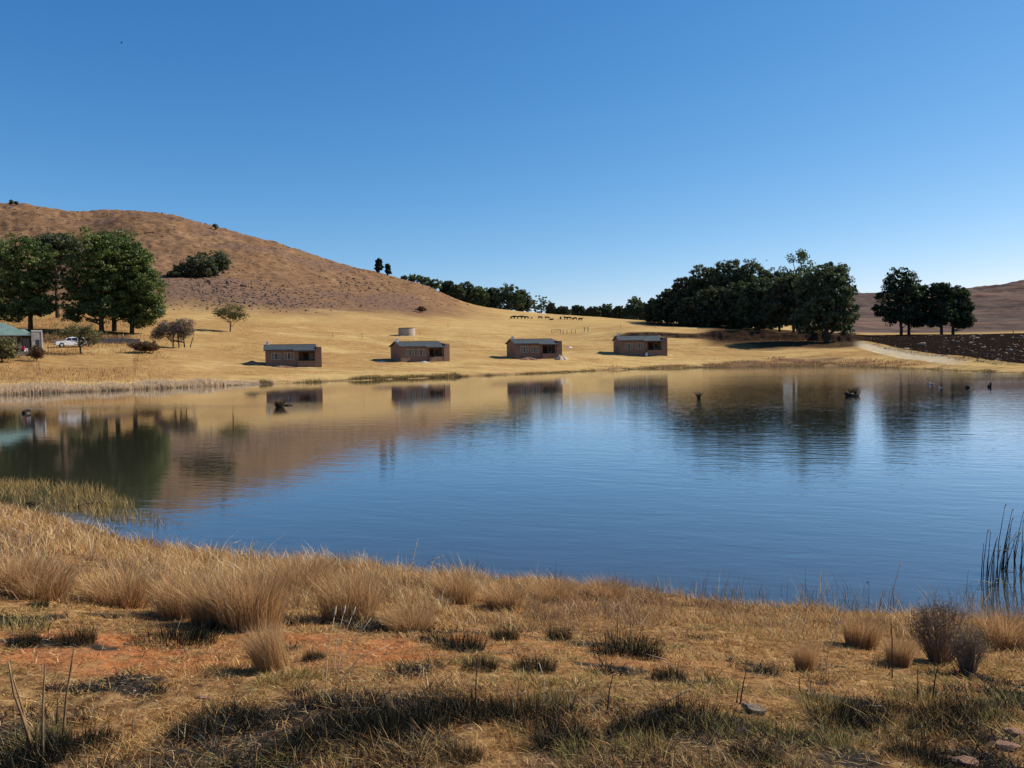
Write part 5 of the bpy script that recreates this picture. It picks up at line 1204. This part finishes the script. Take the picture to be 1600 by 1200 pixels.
# ------------------------------------------------------------------ stalks, weeds, stones of the near bank
STALK = simple('burnt_stalk', (.20, .12, .06), .7, 14, .85)
STRAW = simple('straw', (.56, .44, .27), .2, 8, .8)
DARKS = simple('dark_stem', (.05, .035, .025), .3, 9, .9)
def at_depth(px, py, ref):   # point over the photo pixel at the distance of ref
    d = ray(px, py)[0]; hz = math.hypot(d[0], d[1]); D = math.hypot(ref[0], ref[1]); return np.array([d[0] / hz * D, d[1] / hz * D, CZ + d[2] / hz * D])
def stalk(name, lb, pts, r0, r1, mat, cat='stem', group=None, head=None, d0=2.0):
    ref = ground(*pts[0], d0, 60); p0 = np.array(ref); P_ = [p0 * 0 + np.array([0, 0, -.03])] + [at_depth(px, py, ref) - p0 for px, py in pts[1:]]
    Q_ = []
    for a, b in zip(P_[:-1], P_[1:]):
        for t in (0, .5): Q_.append(a + (b - a) * t)
    Q_.append(P_[-1]); n = len(Q_); dk = max(1, math.hypot(ref[0], ref[1]) / 5.0); r0 *= dk; r1 *= dk; mb = MB(); mb.tube(Q_, [r0 + (r1 - r0) * i / (n - 1) for i in range(n)], 5)
    root = mb.mesh(name, True); o = link(name, root, mat); o.location = p0; tag(o, lb, cat, group)
    if head:
        hb = MB(); e = Q_[-1]; dr = Q_[-1] - Q_[-3]; dr /= np.linalg.norm(dr); Lh = head[0]
        hb.tube([e - dr * Lh * .3, e + dr * Lh * .1, e + dr * Lh * .5, e + dr * Lh], [head[1] * .4, head[1], head[1] * .8, .001], 6)
        link('seed_head', hb.mesh('seed_head', True), STRAW, o)
    return o
g_ = 'burnt stalks at the bottom left'
stalk('burnt_stalk', 'longest burnt stalk, leaning left at the bottom left corner', [(53, 1172), (35, 1120), (22, 1085), (13, 1033)], .008, .004, STALK, 'stalk', g_)
stalk('burnt_stalk', 'burnt stalk crossing just right of the longest one', [(50, 1168), (36, 1110), (20, 1058)], .007, .003, STALK, 'stalk', g_)
stalk('burnt_stalk', 'straight upright burnt stalk in the middle of the bottom left cluster', [(66, 1185), (67, 1100), (71, 1030)], .007, .003, STALK, 'stalk', g_)
stalk('burnt_stalk', 'burnt stalk leaning right with a dark tip, bottom left', [(97, 1150), (104, 1085), (116, 1012)], .007, .004, STALK, 'stalk', g_)
stalk('burnt_stalk', 'short black stub between the tall burnt stalks', [(88, 1135), (90, 1092)], .006, .003, DARKS, 'stalk', g_)
g2 = 'pale bent grass stems'
for pts, lb, hd in [
    ([(508, 1075), (512, 1020), (523, 960)], 'pale nodding grass stem over the red soil, leftmost of three', 1), ([(520, 1060), (526, 1000), (537, 958)], 'pale nodding grass stem over the red soil, middle of three', 1), ([(525, 1062), (535, 1000), (551, 960)], 'pale nodding grass stem over the red soil, right of three', 1),
    ([(515, 1065), (555, 1000), (580, 966)], 'long straw stem bending right above the red soil', 0), ([(510, 1080), (560, 1030), (608, 1008)], 'straw stem lying low to the right over the green tuft', 0),
    ([(1290, 1062), (1293, 1020), (1308, 976)], 'tall pale stem with a feathery tip on the right bank', 1), ([(1374, 982), (1392, 938), (1400, 905), (1406, 884)], 'tallest pale seed stem, rising over the water on the right', 1),
    ([(1318, 1110), (1340, 1102), (1378, 1103)], 'bleached stem arching over the scorched turf at the lower right', 0), ([(290, 975), (315, 962), (332, 957)], 'bleached stem lying across the foot of the long grass', 0),
    ([(345, 872), (358, 852), (372, 846)], 'thin pale stem nodding over the water left of centre', 1), ([(385, 872), (392, 855), (398, 848)], 'thin pale stem over the water, second from the left', 1), ([(640, 893), (648, 862), (652, 846)], 'pale stem over the water below the cabins, upright', 1), ([(655, 893), (672, 876), (688, 870)], 'pale stem over the water bending right', 1), ([(455, 873), (462, 858), (478, 852)], 'short pale stem over the water, bent at its tip', 1), ([(905, 905), (912, 892)], 'short pale stem at the waterline right of centre', 1), ([(1060, 925), (1072, 912), (1076, 908)], 'short whitish stem at the right waterline', 1), ([(620, 890), (622, 868)], 'upright dark-tipped stem beside the pale one over the water', 0),
    ([(848, 1110), (850, 1060), (842, 1035)], 'brittle pale stem in the middle of the bank', 0), ([(1063, 1050), (1040, 1030), (1010, 1022)], 'broken straw lying over the charred tuft', 0), ([(1020, 1112), (1045, 1095), (1080, 1075)], 'pale broken stem above the scorched row', 0), ([(540, 1055), (580, 1052), (620, 1055)], 'straw lying flat right of the red soil', 0), ([(805, 1118), (800, 1090), (822, 1080)], 'bent bleached blade at the bottom centre', 0)]:
    stalk('dry_grass_stalk', lb, pts, .0028, .0016, STRAW, 'grass stem', g2, head=(.05, .006) if hd else None)
g3 = 'thin dark weeds'
for pts, lb in [([(948, 1115), (952, 1080), (960, 1045)], 'slim dark stem leaning right at the bottom centre'), ([(964, 1010), (965, 960)], 'straight dark stem rising from the wide charred tuft'), ([(984, 1010), (985, 970)], 'shorter dark stem on the wide charred tuft'), ([(955, 1000), (948, 982)], 'small dark twig at the left of the wide charred tuft'),
                ([(742, 1112), (744, 1060), (746, 1020)], 'dark dead stem above the scorched row left of centre'), ([(735, 1105), (738, 1070)], 'short dark stem beside the taller one left of centre'), ([(1155, 1100), (1162, 1065), (1167, 1045)], 'dark forked weed stem right of centre'), ([(1150, 1098), (1154, 1070)], 'small brown weed stem next to the forked one'),
                ([(1394, 1060), (1394, 1000), (1392, 968)], 'thin dark stem by the left side of the woody bush'), ([(1249, 1085), (1249, 1058)], 'short black stem on the right bank'), ([(1434, 1100), (1434, 1040)], 'thin dark stem left of the woody bush, near the green tufts'), ([(1455, 1100), (1462, 1055), (1466, 1040)], 'thin dark stem leaning right in front of the woody bush'), ([(1268, 1090), (1266, 1065)], 'another short black stem on the right bank'),
                ([(890, 1112), (900, 1085)], 'short leaning dark stem at the bottom centre'), ([(150, 1160), (150, 1138)], 'short black stub at the bottom left of centre'), ([(205, 1158), (207, 1122)], 'thin black stub rising from the scorched row'), ([(1270, 935), (1272, 905)], 'dark sedge stalk at the right waterline'), ([(1279, 935), (1283, 902)], 'dark sedge stalk right beside its twin at the waterline'), ([(1345, 940), (1350, 915), (1358, 908)], 'curved dark sedge stalk at the right waterline')]:
    stalk('dead_weed', lb, pts, .0042, .0018, DARKS, 'weed', g3)
# woody bush on the right bank
def twig_bush(px, py, wpx, hpx, lb, seed, n=150, col_=None):
    x, y, z = ground(px, py, 2, 40); u = mpp(x, y); Wd, Hh = wpx * u / 2, hpx * u; r = np.random.default_rng(seed); mb = MB(); ends = []
    for i in range(n):
        th = r.random() * 6.28; q = r.random() ** .6; e = np.array([math.cos(th) * Wd * q, math.sin(th) * Wd * q * .8, Hh * (.4 + .65 * r.random()) * (1 - .2 * q * q)])
        b = np.array([math.cos(th) * Wd * .25 * q, math.sin(th) * Wd * .2 * q, -.03]); mid = (b + e) / 2 + r.normal(size=3) * Wd * .06 + np.array([0, 0, .05 * Hh])
        mb.tube([b, mid, e], [.004, .003, .0014], 4, False); ends.append(e)
        for k in range(5):
            t = .35 + .6 * r.random(); s = mid + (e - mid) * t if t > .5 else b + (mid - b) * t * 2; f = s + r.normal(size=3) * Wd * .16 + np.array([0, 0, Hh * .12]); mb.tube([s, f], [.002, .001], 3, False); ends.append(f)
    root = empty('woody_bush', (x, y, z)); tag(root, lb, 'bush'); link('branches', mb.mesh('branches'), simple('bush_twigs', (.30, .20, .12), .4, 20, .9), root)
    E = np.array(ends); V, tone = leaf_cloud(r, E, np.full(len(E), .03), 4, .0030, 1, 3.0)
    link('foliage', npmesh('foliage', V, [np.arange(len(V)).reshape(-1, 4)], False, attrs={'tone': tone}), LM['twig'], root); return root
twig_bush(1470, 1035, 95, 92, 'dense grey-brown woody bush on the right bank', 7, 150)
twig_bush(1515, 1052, 60, 74, 'smaller greyish bush leaning against the right side of the woody bush', 8, 90)
# stones
def stone(px, py, wpx, lb, flat=.6, rot=0, mat=ROCKR):
    x, y, z = ground(px, py, 2, 40); u = mpp(x, y); me = RMS[int(px) % 7].copy(); me.materials.clear(); me.materials.append(mat); o = link('stone', me); s = wpx / 2 * u
    o.location = (x, y, z + s * .2); o.scale = (s, s * .6, s * flat); o.rotation_euler = (.1, .1, rot); return tag(o, lb, 'stone')
stone(318, 1093, 22, 'dark reddish stone on the straw, lower left'); stone(1176, 1112, 44, 'long pale stone half sunk at the edge of the scorched turf', .5, -.5, ROCKL)
stone(1585, 1150, 40, 'pinkish stone at the right edge, above the other', .7); stone(1572, 1172, 46, 'brown stone at the lower right corner', .6, 0); stone(1480, 1188, 30, 'small brown stone near the lower right corner', .5)
stone(652, 1110, 16, 'small orange clod on the scorched row', .8); stone(632, 1122, 12, 'tiny orange clod beside the small one', .8); stone(198, 1008, 10, 'small pale pebble beside the broad charred tuft', .8, 0, ROCKL)
stone(1505, 1195, 50, 'flat brown stone cut by the bottom edge of the photo', .4)

# ------------------------------------------------------------------ in and on the water
def onwater(px, py):
    d = ray(px, py)[0]; t = CZ / -d[2]; return np.array([d[0] * t, d[1] * t, 0.0])
def reed_clump(px, py, tops, lb, bent):
    p = onwater(px, py); r = np.random.default_rng(int(px)); mb = MB(); u = mpp(p[0], p[1]); root = empty('reed_clump', p); tag(root, lb, 'reeds', 'bare reeds in the water on the right')
    for bx, tx, ty in tops:
        b = np.array([(bx - px) * u, .12 * r.normal(), -.25]); t = np.array([(tx - px) * u, b[1] + .05 * r.normal(), (py - ty) * u]); m1 = b * .45 + t * .55 + np.array([-.25 * (t[0] - b[0]), 0, 0])
        mb = MB(); mb.tube([b, m1, t], [.007, .006, .003], 5, False); o = mb.build('stem', DARKS, root, True)
        if ty < 850 and r.random() < .8: mb = MB(); mb.tube([t, t + np.array([.02, 0, .05]), t + np.array([.035, 0, .06])], [.008, .011, .003], 5); mb.build('tip', STRAW, o)
    for (ax, ay, bx, by) in bent:
        mb = MB(); a = np.array([(ax - px) * u, -.03, (py - ay) * u]); b = np.array([(bx - px) * u, -.05, (py - by) * u]); mb.tube([a, (a + b) / 2 + np.array([0, 0, .03]), b], [.006, .005, .003], 5, False); mb.build('bent_leaf', STRAW, root, True)
reed_clump(1545, 913, [(1541, 1543, 850), (1542, 1548, 862), (1544, 1552, 835), (1545, 1556, 846), (1546, 1553, 830), (1547, 1560, 838), (1543, 1546, 872), (1548, 1566, 826), (1558, 1558, 858), (1557, 1560, 875), (1546, 1550, 855), (1549, 1557, 850)], 'left clump of thin dark reeds with a fallen blade at its foot', [(1550, 912, 1522, 907), (1549, 903, 1570, 911), (1548, 912, 1568, 912), (1556, 862, 1568, 858)])
reed_clump(1570, 892, [(1567, 1583, 796), (1568, 1576, 812), (1570, 1580, 825), (1571, 1586, 826), (1569, 1573, 842), (1572, 1588, 842), (1566, 1572, 855), (1573, 1584, 862), (1574, 1600, 834), (1569, 1582, 800)], 'middle clump of thin dark reeds, the tallest one', [(1570, 842, 1584, 842), (1572, 890, 1590, 897), (1572, 858, 1586, 855)])
reed_clump(1592, 897, [(1588, 1593, 812), (1590, 1597, 838), (1592, 1606, 826), (1589, 1588, 860), (1593, 1600, 870), (1594, 1612, 806), (1590, 1592, 845), (1591, 1604, 852)], 'right clump of dark reeds cut by the edge of the photo', [(1588, 844, 1598, 846), (1590, 895, 1604, 890)])
def lake_tuft(px, py, wpx, hpx, lb, cols, seed, n=500):
    p = onwater(px, py); u = mpp(p[0], p[1]); me = tussock_mesh('reed_tuft', seed, n, hpx * u * 1.15, wpx * u * .24, .022 * (np.hypot(p[0], p[1]) / 80), cols, [1] * len(cols), lean=.7); o = link('reed_tuft', me); o.location = p; return tag(o, lb, 'reed tuft')
SC = [(.10, .065, .04), (.22, .15, .09), (.05, .035, .022), (.34, .25, .15)]
lake_tuft(437, 636, 24, 17, 'feathery tuft growing out of the lake below the first cabin', SC, 301)
lake_tuft(1092, 622, 9, 13, 'little dark tuft in the lake before the grove', SC, 302, 250)
lake_tuft(1334, 617, 20, 17, 'dark nest-like tuft in the lake below the big gum', SC, 303)
def snag(px, py, segs, lb, r=.05, cat='driftwood', name='driftwood'):
    p = onwater(px, py); u = mpp(p[0], p[1]); mb = MB()
    for s in segs: mb.tube([np.array([(ax - px) * u, 0.1 * i, (py - ay) * u]) for i, (ax, ay) in enumerate(s)], [r * (1 - .5 * i / len(s)) for i in range(len(s))], 6)
    o = mb.build(name, DARKS, None, True); o.location = p; return tag(o, lb, cat)
snag(1334, 619, [[(1322, 613), (1325, 618), (1330, 620)], [(1330, 619), (1340, 619), (1345, 612)], [(1326, 618), (1334, 616)]], 'curved black branch floating with the nest-like tuft', .16)
snag(40, 646, [[(35, 646), (38, 643), (41, 641), (44, 643)], [(38, 646), (42, 646)]], 'dark snag poking out of the lake at the far left', .13)
snag(446, 634, [[(444, 634), (450, 632.5), (456, 633)]], 'small black stick beside the feathery tuft', .07)
snag(1515, 606, [[(1511, 606), (1514, 603), (1518, 605)], [(1512, 607), (1519, 606)]], 'left one of two small dark snags near the right shore', .14)
snag(1548, 605, [[(1545, 605), (1546, 601)], [(1547, 605), (1549, 599), (1550, 605)], [(1544, 606), (1551, 606)]], 'right one of two small dark snags near the right shore', .10)
snag(133, 792, [[(115, 793), (130, 788), (150, 787), (168, 793)], [(120, 796), (140, 789), (160, 790)], [(105, 795), (125, 792), (150, 795)], [(85, 796), (110, 795)], [(140, 797), (150, 788), (166, 789)]], 'tangle of black rotten stems lying in the sedge', .022)
snag(50, 789, [[(40, 788), (48, 785), (60, 788)], [(44, 790), (62, 786)]], 'smaller black tangle at the left of the sedge', .022)
def water_bird(px, py, lb, s=1.0):
    p = onwater(px, py); root = empty('water_bird', p, 2.6); tag(root, lb, 'bird')
    m = MB(); m.ell((0, 0, .07), (.26, .12, .10), 12, 8); m.ell((.20, 0, .16), (.08, .06, .12), 8, 6); m.ell((.25, 0, .30), (.075, .05, .055), 8, 6); m.tube([(-.2, 0, .1), (-.36, 0, .15)], [.06, .01], 6)
    m.build('body', WHITE, root, True); MB().tube([(.31, 0, .30), (.40, 0, .285)], [.018, .004], 5).build('bill', STRAW, root)
    for y_ in (-.11, .11): MB().ell((-.05, y_, .10), (.2, .025, .07), 10, 6).build('wing', PSTONE, root, True)
    root.scale = (s, s, s); return root
water_bird(1456, 601, 'white bird swimming near the right shore, the larger one', .7); water_bird(1470, 606, 'small white bird swimming right of the larger one', .45)
def sky_bird(px, py, D, span, lb):
    p = at_depth(px, py, xy(px, D)); root = empty('flying_bird', p, .4); tag(root, lb, 'bird')
    MB().ell((0, 0, 0), (.28, .07, .07), 8, 6).build('body', DARKS, root, True)
    for s in (-1, 1): MB().add([(.12, 0, .02), (-.14, 0, .02), (-.12, s * span * .25, .16), (.10, s * span * .25, .18), (-.10, s * span * .5, .06)] + [(.12, 0, .0), (-.14, 0, .0), (-.12, s * span * .25, .14), (.10, s * span * .25, .16), (-.10, s * span * .5, .04)], [(0, 1, 2, 3), (3, 2, 4), (8, 7, 6, 5), (8, 9, 7), (0, 3, 8, 5), (3, 4, 9, 8), (4, 2, 7, 9), (2, 1, 6, 7)]).build('wing', DARKS, root)
    return root
sky_bird(190, 67, 190, 1.5, 'single bird high in the sky at the upper left'); sky_bird(1198, 407, 240, 1.3, 'bird flying just above the dark grove')
